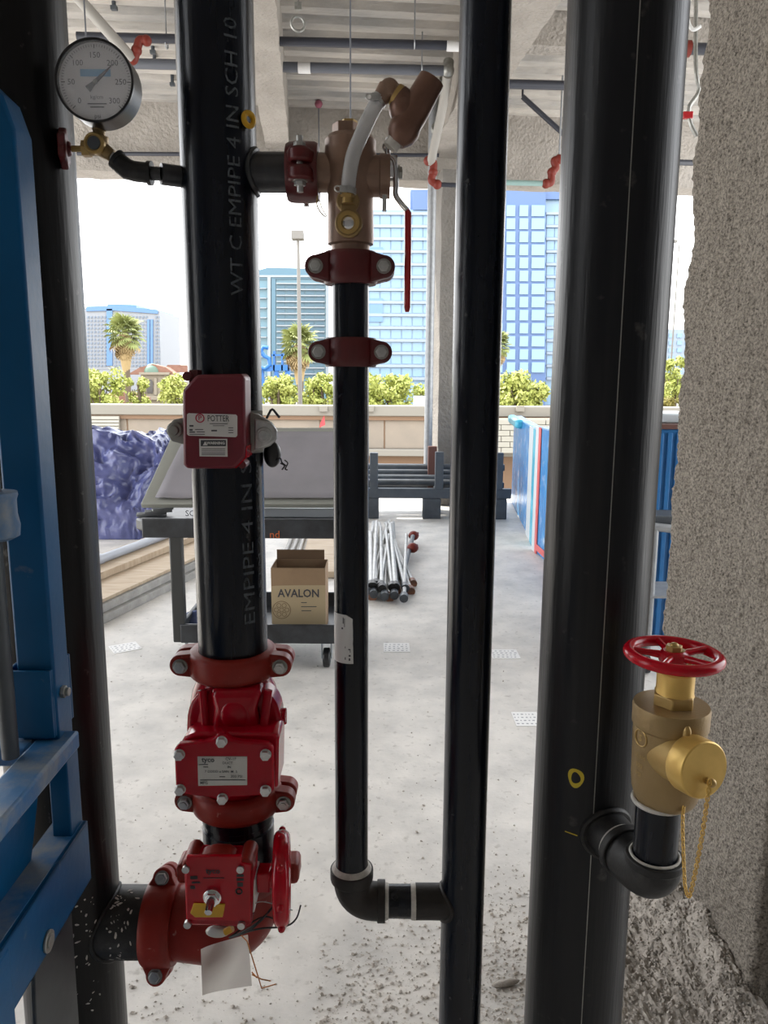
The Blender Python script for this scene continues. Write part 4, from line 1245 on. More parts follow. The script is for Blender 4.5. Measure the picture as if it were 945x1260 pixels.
# ================================================================== BLUE LIFT (left)
YM = 1.0
t = thing('material_lift', 'blue steel material lift frame cropped at the left edge', 'lift', (P(30, 900, YM).x, YM, 0))
def vp(px_, py, Y): return P(px_, py, Y)
XMr = P(52, 630, YM).x; XMl = P(4, 630, YM).x
mast_top = P(5, 92, YM).z
zs0 = P(40, 905, YM).z; zs1 = P(40, 823, YM).z
g = G()
wv = XMr - XMl
prof = [(XMl, zs0 - .02), (XMr, zs0 - .02), (XMr, mast_top - .06), (XMr - .012, mast_top - .022), (XMr - .035, mast_top), (XMl - .03, mast_top + .005), (XMl - .03, mast_top - .1), (XMl, mast_top - .2)]
g.prism([(a, b) for a, b in prof], -(YM + .05), -(YM), Matrix(((1, 0, 0, 0), (0, 0, -1, 0), (0, 1, 0, 0), (0, 0, 0, 1))))
part('mast', g, 'lift_blue', t, bevel=.004)
g = G(); xl, xr_ = P(15, 860, YM).x - .003, P(66, 860, YM).x + .001
g.bx((xl, YM - .009, zs0), (xr_, YM - .004, zs1)); g.bx((xl, YM + .055, zs0), (xr_, YM + .060, zs1)); g.bx((xl, YM - .004, zs0), (xl + .005, YM + .055, zs1)); g.bx((xr_ - .004, YM - .004, zs0), (xr_, YM + .055, zs1 + .0))
part('mast_socket', g, 'lift_blue', t, bevel=.0012)
g = G(); p = P(70, 851, YM + .02); p.x = xr_; g.hexn(p, p + Vector((.008, 0, 0)), .009); g.rod(p + Vector((.008, 0, 0)), p + Vector((.013, 0, 0)), .006)
part('bolt', g, 'zinc', t, bevel=.001); g = G(); p2 = P(5, 849, YM); g.rod(p2 - Vector((.006, 0, 0)), p2 + Vector((.008, 0, 0)), .005); part('bolt', g, 'zinc', t, bevel=.001)
XR = P(88, 920, YM).x      # right face of the base frame
zt_ = P(88, 910, YM).z; 
g = G()   # top rail running towards the camera plus the far cross bar
g.bx((XR - .050, .62, zt_ - .026), (XR, YM + .03, zt_)); part('top_rail', g, 'lift_worn', t, bevel=.004)
g = G(); g.bx((XR - .40, YM - .03, zt_ - .026), (XR - .050, YM + .03, zt_)); part('cross_bar', g, 'lift_worn', t, bevel=.004)
zl1 = P(97, 1024, YM).z; zl0 = P(103, 1097, YM).z
XR2 = P(100, 1050, YM).x
g = G(); g.bx((XR2 - .048, .60, zl0), (XR2, YM + .03, zl0 + .004)); g.bx((XR2 - .004, .60, zl0), (XR2, YM + .03, zl1)); g.bx((XR2 - .048, .60, zl1 - .004), (XR2, YM + .03, zl1)); part('lower_rail', g, 'lift_blue', t, bevel=.0015)
g = G(); g.bx((XR2 - .048, .60, zl1 - .0005), (XR2 - .006, YM + .028, zl1 + .0012)); part('rail_wear', g, 'lift_worn', t)
g = G(); g.bx((XR - .030, YM - .012, zl1), (XR - .003, YM + .028, zt_ - .026)); part('post', g, 'lift_blue', t, bevel=.002)
g = G()
gp = [(YM - .015, zt_ - .026), (.62, zt_ - .026), (.62, zl1), (YM - .065, zl1)]
Mx = Matrix(((0, 0, 1, 0), (1, 0, 0, 0), (0, 1, 0, 0), (0, 0, 0, 1)))
g.prism(gp, XR - .042, XR - .036, Mx); part('gusset_panel', g, 'lift_blue', t, bevel=.001)
g = G(); g.bx((XR2 - .10, .74, .30), (XR2 + .001, .790, zt_ - .15)); 
part('near_post', g, 'lift_blue', t, bevel=.004)
g = G(); p = P(49, 1158, .88); p.x = XR2; g.rod(p, p + Vector((.004, 0, 0)), .014); g.rod(p + Vector((.004, 0, 0)), p + Vector((.006, 0, 0)), .009); part('rivet', g, 'zinc', t, bevel=.001)
g = G()
pz = [(YM - .10, zl0), (YM + .02, zl0), (YM + .01, .10), (YM - .16, .10)]
g.prism([(a, b) for a, b in pz], XR2 - .035, XR2 - .028, Mx); 
MT['leg_grey'] = mat('leg_grey', (0.015, 0.018, 0.022), .5, .2, (0.035, 0.04, 0.043), 12)
part('leg_plate', g, 'leg_grey', t, bevel=.002)
g = G(); g.bx((XR2 - .30, .60, .04), (XR2 - .02, YM + .03, .10)); part('base_foot', g, 'lift_blue', t, bevel=.004)
g = G(); g.rod((XR2 - .10, .80, .04), (XR2 - .05, .80, .04), .04); part('wheel', g, 'rubber', t, bevel=.003); g = G(); g.rod((XR2 - .10, YM, .04), (XR2 - .05, YM, .04), .04); part('wheel', g, 'rubber', t, bevel=.003)
# roller cap and rod by the mast
cz = P(-9, 635, YM - .06)
g = G(); hh_ = P(0, 606, YM - .06).z - P(0, 664, YM - .06).z
g.lathe([(.022, 0), (.0295, .004), (.031, .018), (.0285, .032), (.0285, hh_ - .010), (.0305, hh_ - .004), (.030, hh_), (.008, hh_ + .001)], frame((cz.x, cz.y, cz.z - hh_ / 2), Zs), 32); part('roller_cap', g, 'lift_worn', t, ang=30)
g = G(); g.rod((cz.x - .008, cz.y + .01, zt_), (cz.x - .008, cz.y + .01, cz.z - hh_ / 2 + .002), .011, n=24); g.rod((cz.x, cz.y, cz.z + hh_ / 2 - .002), (cz.x, cz.y, cz.z + hh_ / 2 + .02), .012); part('roller_rod', g, 'dark_steel', t)

# ================================================================== FLOOR DEBRIS
def crumbs(n, sampler, smin, smax):
    tet = np.array([(1, 1, 1), (-1, -1, 1), (-1, 1, -1), (1, -1, -1), (0, 0, -1.3)], float)
    octv = np.array([(1, 0, 0), (-1, 0, 0), (0, 1, 0), (0, -1, 0), (0, 0, 1), (0, 0, -1)], float)
    octf = [(0, 2, 4), (2, 1, 4), (1, 3, 4), (3, 0, 4), (2, 0, 5), (1, 2, 5), (3, 1, 5), (0, 3, 5)]
    g = G()
    for _ in range(n):
        x, y, z = sampler()
        s = smin * (smax / smin) ** (random.random() ** 2.2)
        q = octv * rng.uniform(.6, 1.25, (6, 1)) * s * np.array([1, random.uniform(.6, 1.2), random.uniform(.5, .8)])
        a = random.random() * 6.28
        c, s2 = math.cos(a), math.sin(a)
        q = np.stack([q[:, 0] * c - q[:, 1] * s2 + x, q[:, 0] * s2 + q[:, 1] * c + y, q[:, 2] + z + s * .4], 1)
        g.add([tuple(v) for v in q], octf)
    return g
def pile_h(x, y):
    p = Vector((x, y, 0)) - CF
    along = p.dot(CD); off = p.dot(CNRM)           # off: distance out from the column's left face
    L = (CN - CF).length
    lump = noise.noise(Vector((x * 9, y * 9, 2))) * .5 + noise.noise(Vector((x * 24, y * 24, 5))) * .35
    e = math.exp(-(max(0, off) / .085) ** 2) * math.exp(-((along - .20) / .38) ** 2)
    e2 = math.exp(-(max(0, off) / .26) ** 2) * math.exp(-((along - .30) / .40) ** 2) * .45
    return max(-.003, (.125 * e + .07 * e2) * (1 + .55 * lump) - .004 + .004 * lump)
g = G(); nx, ny = 110, 110; vs = []; fs = []
for i in range(nx + 1):
    for j in range(ny + 1):
        p = CF + CD * (-.25 + 1.0 * i / nx) + CNRM * (-.02 + .48 * j / ny)
        h = pile_h(p.x, p.y)
        vs.append((p.x, p.y, h + (noise.noise(Vector((p.x * 70, p.y * 70, 0))) * .010 + noise.noise(Vector((p.x * 150, p.y * 150, 0))) * .006 if h > 0 else 0)))
for i in range(nx):
    for j in range(ny):
        q_ = i * (ny + 1) + j; fs.append((q_, q_ + 1, q_ + ny + 2, q_ + ny + 1))
g.add(vs, fs)
def s_pile():
    p = CF + CD * random.uniform(-.15, .7) + CNRM * abs(random.gauss(0, .13))
    return p.x, p.y, max(0, pile_h(p.x, p.y))
gc_ = crumbs(9000, s_pile, .0013, .0075)
g.add(gc_.v, gc_.f)
solo('debris_pile', g, 'crumb', 'heap of fallen fireproofing crumbs at the foot of the rough column', 'debris', kind='stuff', recalc=False)
def s_floor():
    while True:
        r_ = random.random()
        if r_ < .40:
            p = PZ(random.uniform(390, 800), random.triangular(1080, 1300, 1290))
        elif r_ < .75:
            p = PZ(random.uniform(560, 800), 1060 + 220 * random.random() ** .7)
        elif r_ < .92:
            p = PZ(random.uniform(120, 640), random.triangular(850, 1280, 1280))
        else:
            p = PZ(random.uniform(120, 640), random.uniform(760, 1260))
        if noise.noise(Vector((p.x * 3, p.y * 3, 7))) + random.random() * .9 > .25: return p.x, p.y, 0
g = crumbs(7000, s_floor, .0010, .0075)
MT['grit'] = mat('grit', (0.52, 0.47, 0.41), 0.95, 0, (0.34, 0.305, 0.265), 40)
solo('floor_grit', g, 'grit', 'loose grit and crumbs scattered over the near concrete floor', 'debris', kind='stuff', recalc=False)
g = G(); p = PZ(622, 1213); g.ball(p + Vector((0, 0, .008)), (.040, .011, .008), 12, 6, None)
o = solo('plaster_flake', g, 'crumb', 'long flake of fireproofing lying left of the thick riser', 'debris')
o.rotation_euler.z = .25
# survey papers on the floor
def sheet(cx_, cy_, w_, h_, label, skew=0):
    c = PZ(cx_, cy_); a = PZ(cx_ - w_ / 2, cy_ + skew); b = PZ(cx_ + w_ / 2, cy_ - skew); d = (b - a); 
    e = PZ(cx_, cy_ - h_ / 2) - PZ(cx_, cy_ + h_ / 2)
    t = thing('floor_paper', label, 'paper', (c.x, c.y, 0), 'papers stuck to the floor')
    M = Matrix((d.normalized(), Vector((0, 0, 1)).cross(d.normalized()), Vector((0, 0, 1)))).transposed().to_4x4(); M.translation = c
    W_, H_ = d.length, e.length
    g = G(); g.box((0, 0, .0012), (W_, H_, .002), M); sh = part('sheet', g, 'paper', t)
    g = G()
    for k in range(4):
        yy = -.34 + .22 * k
        x = -.45
        while x < .42:
            ww = random.uniform(.03, .10)
            g.box(((x + ww / 2) * W_, yy * H_, .0025), (ww * W_, .06 * H_, .0005), M); x += ww + .09
    part('print', g, 'ink_soft', sh, kind='stuff')
sheet(154, 797, 34, 10, 'printed paper on the floor left of the cart', 3)
sheet(488, 797, 32, 11, 'printed paper on the floor right of the thin drain pipe')
sheet(621, 805, 34, 11, 'printed paper on the floor right of the slim standpipe')
sheet(648, 885, 32, 17, 'printed paper on the floor nearest, half hidden by the thick riser')

# ================================================================== CART, PLAN BOARD, BOX
YCt = 3.9
def cz_(y, Y=YCt): return P(300, y, Y).z
t = thing('utility_cart', 'black two shelf utility cart behind the lettered riser', 'cart', (P(320, 790, YCt).x, YCt + .3, 0))
xl = P(205, 650, YCt).x; xr_ = P(436, 650, YCt).x
xh = P(163, 645, YCt).x
zt0, zt1 = cz_(662), cz_(638)
g = G()
poly = [(xh, YCt + .06), (xh + .05, YCt), (xr_, YCt), (xr_, YCt + .62), (xh + .05, YCt + .62), (xh, YCt + .56)]
g.prism(poly, zt0 + .03, zt1 - .012); part('top_shelf', g, 'cart_black', t, bevel=.01)
g = G()
for (a, b) in (((xh + .05, YCt - .012, zt0), (xr_, YCt + .010, zt1)), ((xh + .05, YCt + .61, zt0), (xr_, YCt + .632, zt1)), ((xr_ - .01, YCt, zt0), (xr_ + .012, YCt + .62, zt1))): g.bx(a, b)
part('shelf_lip', g, 'cart_black', t, bevel=.006)
g = G(); text_on(g, 'nd', .055, frame(P(338, 658, YCt - .0135), (0, -1, 0), Xs)); MT['orange_ink'] = mat('orange_ink', (0.45, 0.10, 0.02), .6); part('lettering', g, 'orange_ink', t, smooth=False, recalc=False)
zb0, zb1 = cz_(791), cz_(768)
g = G(); g.bx((xl + .05, YCt + .0, zb0), (xr_, YCt + .62, zb0 + .02)); g.bx((xl + .05, YCt - .012, zb0), (xr_, YCt + .010, zb1)); g.bx((xl + .05, YCt + .61, zb0), (xr_, YCt + .632, zb1)); g.bx((xr_ - .01, YCt, zb0), (xr_ + .012, YCt + .62, zb1)); g.bx((xl + .04, YCt, zb0), (xl + .06, YCt + .62, zb1)); part('bottom_shelf', g, 'cart_black', t, bevel=.006)
xp = P(218, 720, YCt).x
for x, y in ((xp, YCt + .02), (xp, YCt + .59), (xr_ - .04, YCt + .02), (xr_ - .04, YCt + .59)):
    g = G(); g.box((x, y, (zb0 + zt0) / 2 + .02), (.066 if y < YCt + .1 else .05, .05, zt0 - zb0 + .04)); part('post', g, 'cart_grey', t, bevel=.008)
for x, y in ((P(401, 803, YCt).x, YCt + .06), (P(232, 803, YCt).x, YCt + .06), (P(401, 803, YCt).x, YCt + .55), (P(232, 803, YCt).x, YCt + .55)):
    r_ = .052
    g = G(); g.rod((x - .018, y, r_), (x + .018, y, r_), r_, n=28); cw = part('caster', g, 'rubber', t, bevel=.006)
    g = G(); g.rod((x - .022, y, r_), (x + .022, y, r_), r_ * .5, n=20); g.bx((x - .028, y - .02, r_), (x - .022, y + .02, zb0)); g.bx((x + .022, y - .02, r_), (x + .028, y + .02, zb0)); part('caster_fork', g, 'grey_metal', cw)
# plan board
YB0, YB1 = YCt + .06, YCt + .60
def bp(px_, f, lift=0):  # f 0 bottom .. 1 top; ends follow photo pixels
    y = 620 + (526 - 620) * f
    Y = YB0 + (YB1 - YB0) * f
    p = P(px_, y, Y); p.z += lift
    return p
t = thing('plan_board', 'sloping grey drawing board on top of the black cart', 'drawing board', ((xl + xr_) / 2, YCt + .3, zt1))
def slab(corners, th):
    g = G(); n = (corners[1] - corners[0]).cross(corners[3] - corners[0]).normalized()
    if n.z < 0: n = -n
    vs = [c for c in corners] + [c - n * th for c in corners]
    g.add(vs, [(0, 1, 2, 3), (7, 6, 5, 4), (0, 4, 5, 1), (1, 5, 6, 2), (2, 6, 7, 3), (3, 7, 4, 0)])
    return g
part('board', slab([bp(173, 0), bp(453, 0), bp(454, 1), bp(216, 1)], .03), 'board_frame', t, bevel=.004)
g = G()
n_ = Vector((0, -(bp(300, 1).z - bp(300, 0).z), YB1 - YB0)).normalized()
x0 = bp(240, 0).x; g.bx((x0, YCt + .10, zt1 - .012), (xr_ - .02, YCt + .56, bp(300, 0).z - .03)); part('base_box', g, 'board_base', t, bevel=.004)
g = G()
for (x, Y) in ((x0 + .05, YB1 - .04), (xr_ - .08, YB1 - .04)):
    g.bx((x - .02, Y - .02, bp(300, 0).z - .032), (x + .02, Y + .02, P(300, 526, Y).z - .045 ))
part('rear_prop', g, 'board_base', t)
g = G(); text_on(g, 'SC', .045, frame(P(234, 632, YCt + .098), (0, -1, 0), Xs)); part('lettering', g, 'ink', t, smooth=False, recalc=False)
# paper plans
def planset():
    g = G(); nx, ny = 24, 10; vs = []; fs = []
    for j in range(ny + 1):
        for i in range(nx + 1):
            f = .05 + .87 * j / ny
            xa = 192 + 40 * j / ny; xb = 449
            x = xa + (xb - xa) * i / nx
            p = bp(x, f) + n_ * (.016 + .006 * noise.noise(Vector((i * .5, j * .4, 0))) + (.006 if i == 0 or j == 0 else 0))
            vs.append(p)
    for j in range(ny):
        for i in range(nx):
            q_ = j * (nx + 1) + i; fs.append((q_, q_ + 1, q_ + nx + 2, q_ + nx + 1))
    g.add(vs, fs); return g
o = solo('plan_sheets', planset(), 'plan_paper', 'large blank paper sheets lying on the sloping drawing board', 'paper')
sd = o.modifiers.new('thick', 'SOLIDIFY'); sd.thickness = .008; sd.offset = -1
# metal brackets at the left end of the top shelf
for (a, b, lab) in (((168, 634), (205, 628), 'flat aluminium bracket at the left end of the cart top'), ((178, 629), (212, 633), 'second aluminium bracket crossing the first on the cart top'), ((188, 632), (213, 624), 'short aluminium bracket nearest the drawing board on the cart top')):
    g = G(); A = P(a[0], a[1], YCt + .12); Bq = P(b[0], b[1], YCt + .16); A.z = zt1 + .004; Bq.z = zt1 + .01
    Mb = frame(A, Bq - A, Zs); Lb = (Bq - A).length
    k = {'f': 0, 's': 1}.get(lab[0], 0)
    zoff = (.0 if 'flat' in lab else .014 if 'second' in lab else .028)
    g.box((zoff - .014, 0, Lb / 2), (.006, .05, Lb), Mb); g.box((zoff - .008, .022, Lb / 2), (.012, .006, Lb), Mb); g.box((zoff - .008, -.022, Lb / 2), (.012, .006, Lb), Mb)
    solo('metal_bracket', g, 'galv', lab, 'bracket', 'aluminium brackets on the cart', bevel=.001)
# cardboard box
YX = YCt + .12
t = thing('cardboard_box', 'open cardboard box lettered AVALON on the lower cart shelf', 'box', (P(367, 760, YX).x, YX + .1, zb0 + .02))
x0, x1 = P(334, 740, YX).x, P(400.5, 740, YX).x; z0, z1 = zb0 + .021, P(367, 699, YX).z
dp = .20
g = G()
g.bx((x0, YX, z0), (x1, YX + .004, z1)); g.bx((x0, YX + dp, z0), (x1, YX + dp + .004, z1)); g.bx((x0, YX, z0), (x0 + .004, YX + dp, z1)); g.bx((x1 - .004, YX, z0), (x1, YX + dp, z1)); g.bx((x0, YX, z0), (x1, YX + dp, z0 + .004)); part('carton', g, 'cardboard', t)
g = G(); zk = P(367, 721, YX).z; zk2 = P(340, 722, YX).z
g.add([(x0, YX - .001, z0), (x1, YX - .001, z0), (x1, YX - .001, zk + .005), ((x0 + x1) / 2, YX - .001, zk + .004), (x0 + .03, YX - .001, zk + .001), (x0, YX - .001, zk - .002)], [(0, 1, 2, 3, 4, 5)]); kp = part('printed_panel', g, 'kraft', t, recalc=False)
g = G(); vs, fs = text_poly('AVALON', .062, .0012); wt = max(v[0] for v in vs) - min(v[0] for v in vs)
text_on(g, 'AVALON', .062, frame(P(367.5, 730.5, YX - .002), (0, -1, 0), Xs), .0012, sx=51 * S(730, YX) / wt)
for (x, y, w_) in ((374, 741, 7), (380, 746, 19), (377, 751, 12)): g.px([(x - w_ / 2, y), (x + w_ / 2, y), (x + w_ / 2, y + .9), (x - w_ / 2, y + .9)], YX - .002, .0004)
part('lettering', g, 'ink', kp, smooth=False, recalc=False)
g = G(); cc = P(346.5, 750.5, YX - .0015)
g.torus(11 * S(750, YX), .0022, frame(cc, (0, -1, 0)), 28, 6, flat=.2)
for k in range(7):
    a = k * 2 * math.pi / 6; rr_ = 0 if k == 6 else 6.5 * S(750, YX)
    g.torus(2.6 * S(750, YX), .0018, frame(cc + Vector((rr_ * math.cos(a), 0, rr_ * math.sin(a))), (0, -1, 0)), 14, 6, flat=.2)
MT['emblem'] = mat('emblem', (0.22, 0.155, 0.085), .8); part('emblem', g, 'emblem', kp)
g = G(); zf = P(367, 688, YX + dp).z
g.bx((x0 + .005, YX + dp + .004, z1), (x1 - .02, YX + dp + .008, z1 + .055)); part('rear_flap', g, 'cardboard_dark', t)
g = G(); vs = [(x0, YX + .0, z1), (x1, YX, z1), (x1 - .01, YX + .01, z1 - .001)]
g.bx((x0 + .004, YX + .006, z1 - .06), (x1 - .004, YX + dp - .002, z1 - .055)); part('inner_flap', g, 'cardboard_dark', t)
# dark blue rag and hose end on the lower shelf
g = G(); p = P(243, 752, YCt + .2); vs = []; fs = []
for i in range(13):
    for j in range(13):
        u_, v_ = i / 12 * 2 - 1, j / 12 * 2 - 1; rr_ = max(0, 1 - (u_ * u_ + v_ * v_) ** .9)
        vs.append((p.x + u_ * .11, YCt + .25 + v_ * .16, zb0 + .022 + rr_ ** .6 * (.07 + .05 * noise.noise(Vector((u_ * 3, v_ * 3, 1))))))
for i in range(12):
    for j in range(12):
        q_ = i * 13 + j; fs.append((q_, q_ + 1, q_ + 14, q_ + 13))
g.add(vs, fs); solo('rag', g, 'rag', 'crumpled dark blue rag on the left of the lower cart shelf', 'rag', recalc=False)

# ================================================================== TARP, BOARDS
g = G(); nx, ny = 190, 170; vs = []; fs = []
tc_ = PZ(140, 664); cx_, cy_ = tc_.x - .1, tc_.y + .95
for i in range(nx + 1):
    for j in range(ny + 1):
        u_, v_ = i / nx * 2 - 1, j / ny * 2 - 1
        x, y = cx_ + u_ * 1.05, cy_ + v_ * .95
        d = (abs(u_) ** 2.6 + abs(v_) ** 2.6)
        top = max(0, 1 - d) ** .70
        p = Vector((x, y, 0))
        w1 = abs(noise.noise(p * 2.2 + Vector((0, 0, 3)))); w2 = abs(noise.noise(Vector((x * 5 + 3 * w1, y * 4.0, 1)))); w3 = abs(noise.noise(Vector((x * 11, y * 9 + 5 * w2, 4))))
        base = top * (.98 + .25 * noise.noise(p * 1.3))
        q3 = Vector((x * 1.5, y * 1.1, base * 2.2))
        wv = noise.noise_vector(q3) * .9
        f1 = 1 - 2 * abs(noise.noise(q3 * 1.5 + wv)); f2 = 1 - 2 * abs(noise.noise(q3 * 3.2 + wv * 1.8 + Vector((5, 1, 2)))); f3 = 1 - 2 * abs(noise.noise(q3 * 7 + wv * 3 + Vector((1, 7, 3))))
        k = top ** .35
        fold = k * (.13 * (f1 - .3) + .085 * (f2 - .3) + .035 * (f3 - .3))
        h = base + fold * .75
        dx = k * .08 * noise.noise(q3 * 2.5 + Vector((8, 0, 0))); dy = -fold * 1.1
        vs.append((x + dx, y + dy, max(.003, h)))
for i in range(nx):
    for j in range(ny):
        q_ = i * (ny + 1) + j; fs.append((q_, q_ + ny + 1, q_ + ny + 2, q_ + 1))
g.add(vs, fs); solo('tarp', g, 'tarp', 'crumpled blue purple tarp heaped behind the left riser', 'tarp', recalc=False, ang=80)
def board_frame_(a_px, b_px, z):
    a = PZ(*a_px, z); b = PZ(*b_px, z); return a, b
A_ = PZ(112, 776); B_ = PZ(262, 700)
dB = (B_ - A_).normalized(); nB = Vector((-dB.y, dB.x, 0))
Lb = (B_ - A_).length + .5
labs = ['lowest pale edged plank of the stack under the tarp', 'middle plank of the stack under the tarp', 'tan plywood sheet on top of the plank stack', 'narrow upper plywood strip lying along the stack']
for k, (z0, th, off, wd, mt_) in enumerate(((0.0, .055, 0, .75, 'plank_edge'), (.058, .055, .03, .72, 'plank_edge'), (.116, .022, .05, .70, 'plywood'), (.141, .05, .34, .36, 'plywood'))):
    M = Matrix((dB, nB, Vector((0, 0, 1)))).transposed().to_4x4(); M.translation = A_ + Vector((0, 0, z0))
    g = G(); g.box((Lb / 2, off + wd / 2, th / 2), (Lb, wd, th), M)
    solo('plank', g, mt_, labs[k], 'plank', 'stacked planks left of the cart', bevel=.003)
g = G(); z_ = .141 + .05 + .035
p0 = A_ + nB * .50 + dB * .1; p1 = A_ + nB * .50 + dB * (Lb - .2)
g.rod(p0 + Vector((0, 0, z_)), p1 + Vector((0, 0, z_)), .034, n=20); g.rod(p0 + dB * .55 + Vector((0, 0, z_)), p0 + dB * .75 + Vector((0, 0, z_)), .038, n=20)
MT['pvc'] = mat('pvc', (0.36, 0.38, 0.42), .4); solo('conduit', g, 'pvc', 'grey plastic conduit lying on the plank stack', 'conduit')
a = PZ(352, 770); b = PZ(380, 662); d_ = (b - a).normalized(); M = Matrix((d_, Vector((d_.y, -d_.x, 0)), Vector((0, 0, 1)))).transposed().to_4x4(); M.translation = PZ(358, 725)
M2 = M
g = G(); g.box((.6, .22, .03), (2.2, .36, .05), M @ Matrix.Translation((.8, 0, 0))); solo('plank', g, 'plywood', 'tan board on the floor seen through the cart', 'plank', bevel=.003)
for k in range(3):
    g = G(); g.rod((M @ Vector((.3, -.02 - .06 * k, .02))), (M @ Vector((2.6, -.02 - .06 * k + .02, .02))), .017, n=14)
    solo('conduit', g, 'white_pipe', ['white conduit touching the board seen through the cart', 'second white conduit from the board seen through the cart', 'third white conduit from the board seen through the cart'][k], 'conduit')

# ================================================================== PIPE PIECES ON THE FLOOR
fit = G(); fit.rod((0, 0, 0), (0, 0, .075), .030, n=12); fit_m = [mesh_of(fit, 'end_fitting', k) for k in ('rust', 'dark_steel', 'cast_iron')]
rodn = 24
for k in range(rodn):
    f = k / (rodn - 1)
    layer = k % 3
    nx_ = 446 + 60 * random.random(); ny_ = 736 - 14 * random.random() - layer * 3
    fx = 452 + 36 * (0.35 * (nx_ - 446) / 60 + .65 * random.random()); fy = 640 + 18 * random.random()
    if k == 3: nx_, ny_, fx, fy = 508, 717, 486, 668
    if k == 4: nx_, ny_, fx, fy = 497, 735, 500, 658
    z = .022 + .033 * layer
    a = PZ(nx_, ny_, z); b = PZ(fx, fy, z + random.uniform(0, .05))
    t = thing('drop_pipe', 'grey steel pipe length with an end fitting in the floor bundle', 'pipe', (a.x, a.y, 0), 'bundle of pipe lengths on the floor')
    r_ = random.choice((.015, .017, .020, .012))
    g = G(); g.rod(a, b, r_, n=12); part('pipe_body', g, 'rod_grey', t)
    M = frame(a, b - a)
    o = inst('end_fitting', fit_m[k % 3], t, a - (b - a).normalized() * .03, M.to_euler())
t = thing('capped_drop', 'red capped sprinkler drop lying right of the floor pipe bundle', 'pipe', PZ(508, 672))
a, b = PZ(502, 690, .06), PZ(509, 657, .10)
g = G(); g.rod(PZ(494, 712, .03), PZ(508, 660, .09), .020, n=12); part('pipe_body', g, 'dark_steel', t)
for (x, y) in ((509, 659), (508, 674)):
    g = G(); g.ball(PZ(x, y, .085), (.05, .05, .045), 12, 8); g.rod(PZ(x, y, .085), PZ(x + 5, y - 3, .085), .012); part('red_cap', g, 'fitting_red', t)

# ================================================================== STEEL RACK
YR = 8.4
t = thing('steel_rack', 'dark grey steel rack with upright posts by the slab edge', 'rack', (P(545, 615, YR).x, YR, 0))
xa, xb = P(300, 600, YR).x, P(629, 600, YR).x
zr0, zr1 = P(540, 613, YR).z, P(540, 601, YR).z
g = G(); g.bx((xa, YR - .03, zr0), (xb, YR + .05, zr1)); part('front_beam', g, 'rack_steel', t, bevel=.006)
g = G(); g.bx((xa, YR + .50, zr0), (xb, YR + .58, zr1)); part('rear_beam', g, 'rack_steel', t, bevel=.006)
for (x, y1, Y) in ((540, 556, YR - .01), (613, 557, YR - .01), (460, 557, YR - .01)):
    g = G(); p = P(x, 600, Y).x; g.bx((p - .045, Y - .03, zr1 - .01), (p + .045, Y + .05, P(x, y1, Y).z)); part('upright', g, 'rack_steel', t, bevel=.006)
    g = G(); p2 = P(x, 600, Y).x; g.bx((p2 - .04, YR, zr0 - .0), (p2 + .04, YR + .56, zr1)); part('cross_bar', g, 'rack_steel', t, bevel=.004)
for x in (531, 612, 455):
    g = G(); p = P(x, 617, YR).x; g.bx((p - .10, YR - .05, 0), (p + .10, YR + .10, zr0)); part('foot_block', g, 'dark_steel', t, bevel=.01)
g = G(); p = P(532, 560, YR + .4); g.bx((p.x - .05, YR + .36, 0), (p.x + .05, YR + .44, P(532, 549, YR + .4).z)); solo('brown_post', g, 'brown', 'short rust brown post standing behind the steel rack', 'post', bevel=.004)
for k, (y, dY, r_, mt_, lab) in enumerate(((575, .45, .04, 'rack_steel', 'topmost long grey pipe on the steel rack'), (581, .36, .032, 'rack_steel', 'second long grey pipe from the top of the steel rack'), (588, .25, .036, 'rack_steel', 'light grey pipe midway down the steel rack'), (594, .15, .04, 'dark_steel', 'dark pipe resting low on the steel rack'))):
    Y = YR + .08 + dY; z = P(540, y, Y).z
    g = G(); g.rod((xa + .1 * k, Y, z), (xb - .15 * k, Y, z), r_, n=14); solo('pipe_length', g, mt_, lab, 'pipe', 'pipes stored on the steel rack')

# ================================================================== BLUE WRAPPED PANELS
def panel(a, b, zt, th, mt_, label, trims):
    a = Vector(a); b = Vector(b); d = (b - a).normalized(); L = (b - a).length
    n = Vector((d.y, -d.x, 0))
    if n.x < 0: n = -n
    t = thing('wrapped_panel', label, 'panel', (a + b) / 2, 'blue wrapped panels on edge')
    M = Matrix((d, n, Vector((0, 0, 1)))).transposed().to_4x4(); M.translation = a
    g = G(); g.box((L / 2, th / 2, zt / 2), (L, th, zt), M); bd = part('wrapped_core', g, mt_, t, bevel=.012)
    for (nm, m_, u0, u1, z0, z1) in trims:
        g = G(); g.box(((u0 + u1) / 2 * L, -.006, (z0 + z1) / 2 * zt), ((u1 - u0) * L, .008, (z1 - z0) * zt), M); part(nm, g, m_, t, bevel=.002)
    return t, M, L
a = PZ(629, 618); b = PZ(655, 672)
t, M, L = panel(a, b, 1.08, .10, 'wrap_blue', 'far blue wrapped panel with a cyan folded corner', [('white_edge', 'wrap_white', .78, .92, 0, 1), ('cyan_edge', 'wrap_cyan', .92, 1.0, .0, 1)])
g = G(); g.box((.2 * L, -.02, 1.04), (L * .45, .10, .10), M); part('folded_corner', g, 'wrap_cyan', t, bevel=.03)
a = PZ(655, 676); b = PZ(715, 735)
panel(a, b, 1.12, .12, 'wrap_blue', 'nearer blue wrapped panel with red edging beside the thick riser', [('white_edge', 'wrap_white', 0, .07, 0, 1), ('red_edge', 'wrap_red', .07, .12, 0, 1), ('red_edge', 'wrap_red', .12, .9, .03, .08), ('red_edge', 'wrap_red', .42, .50, .60, 1)])
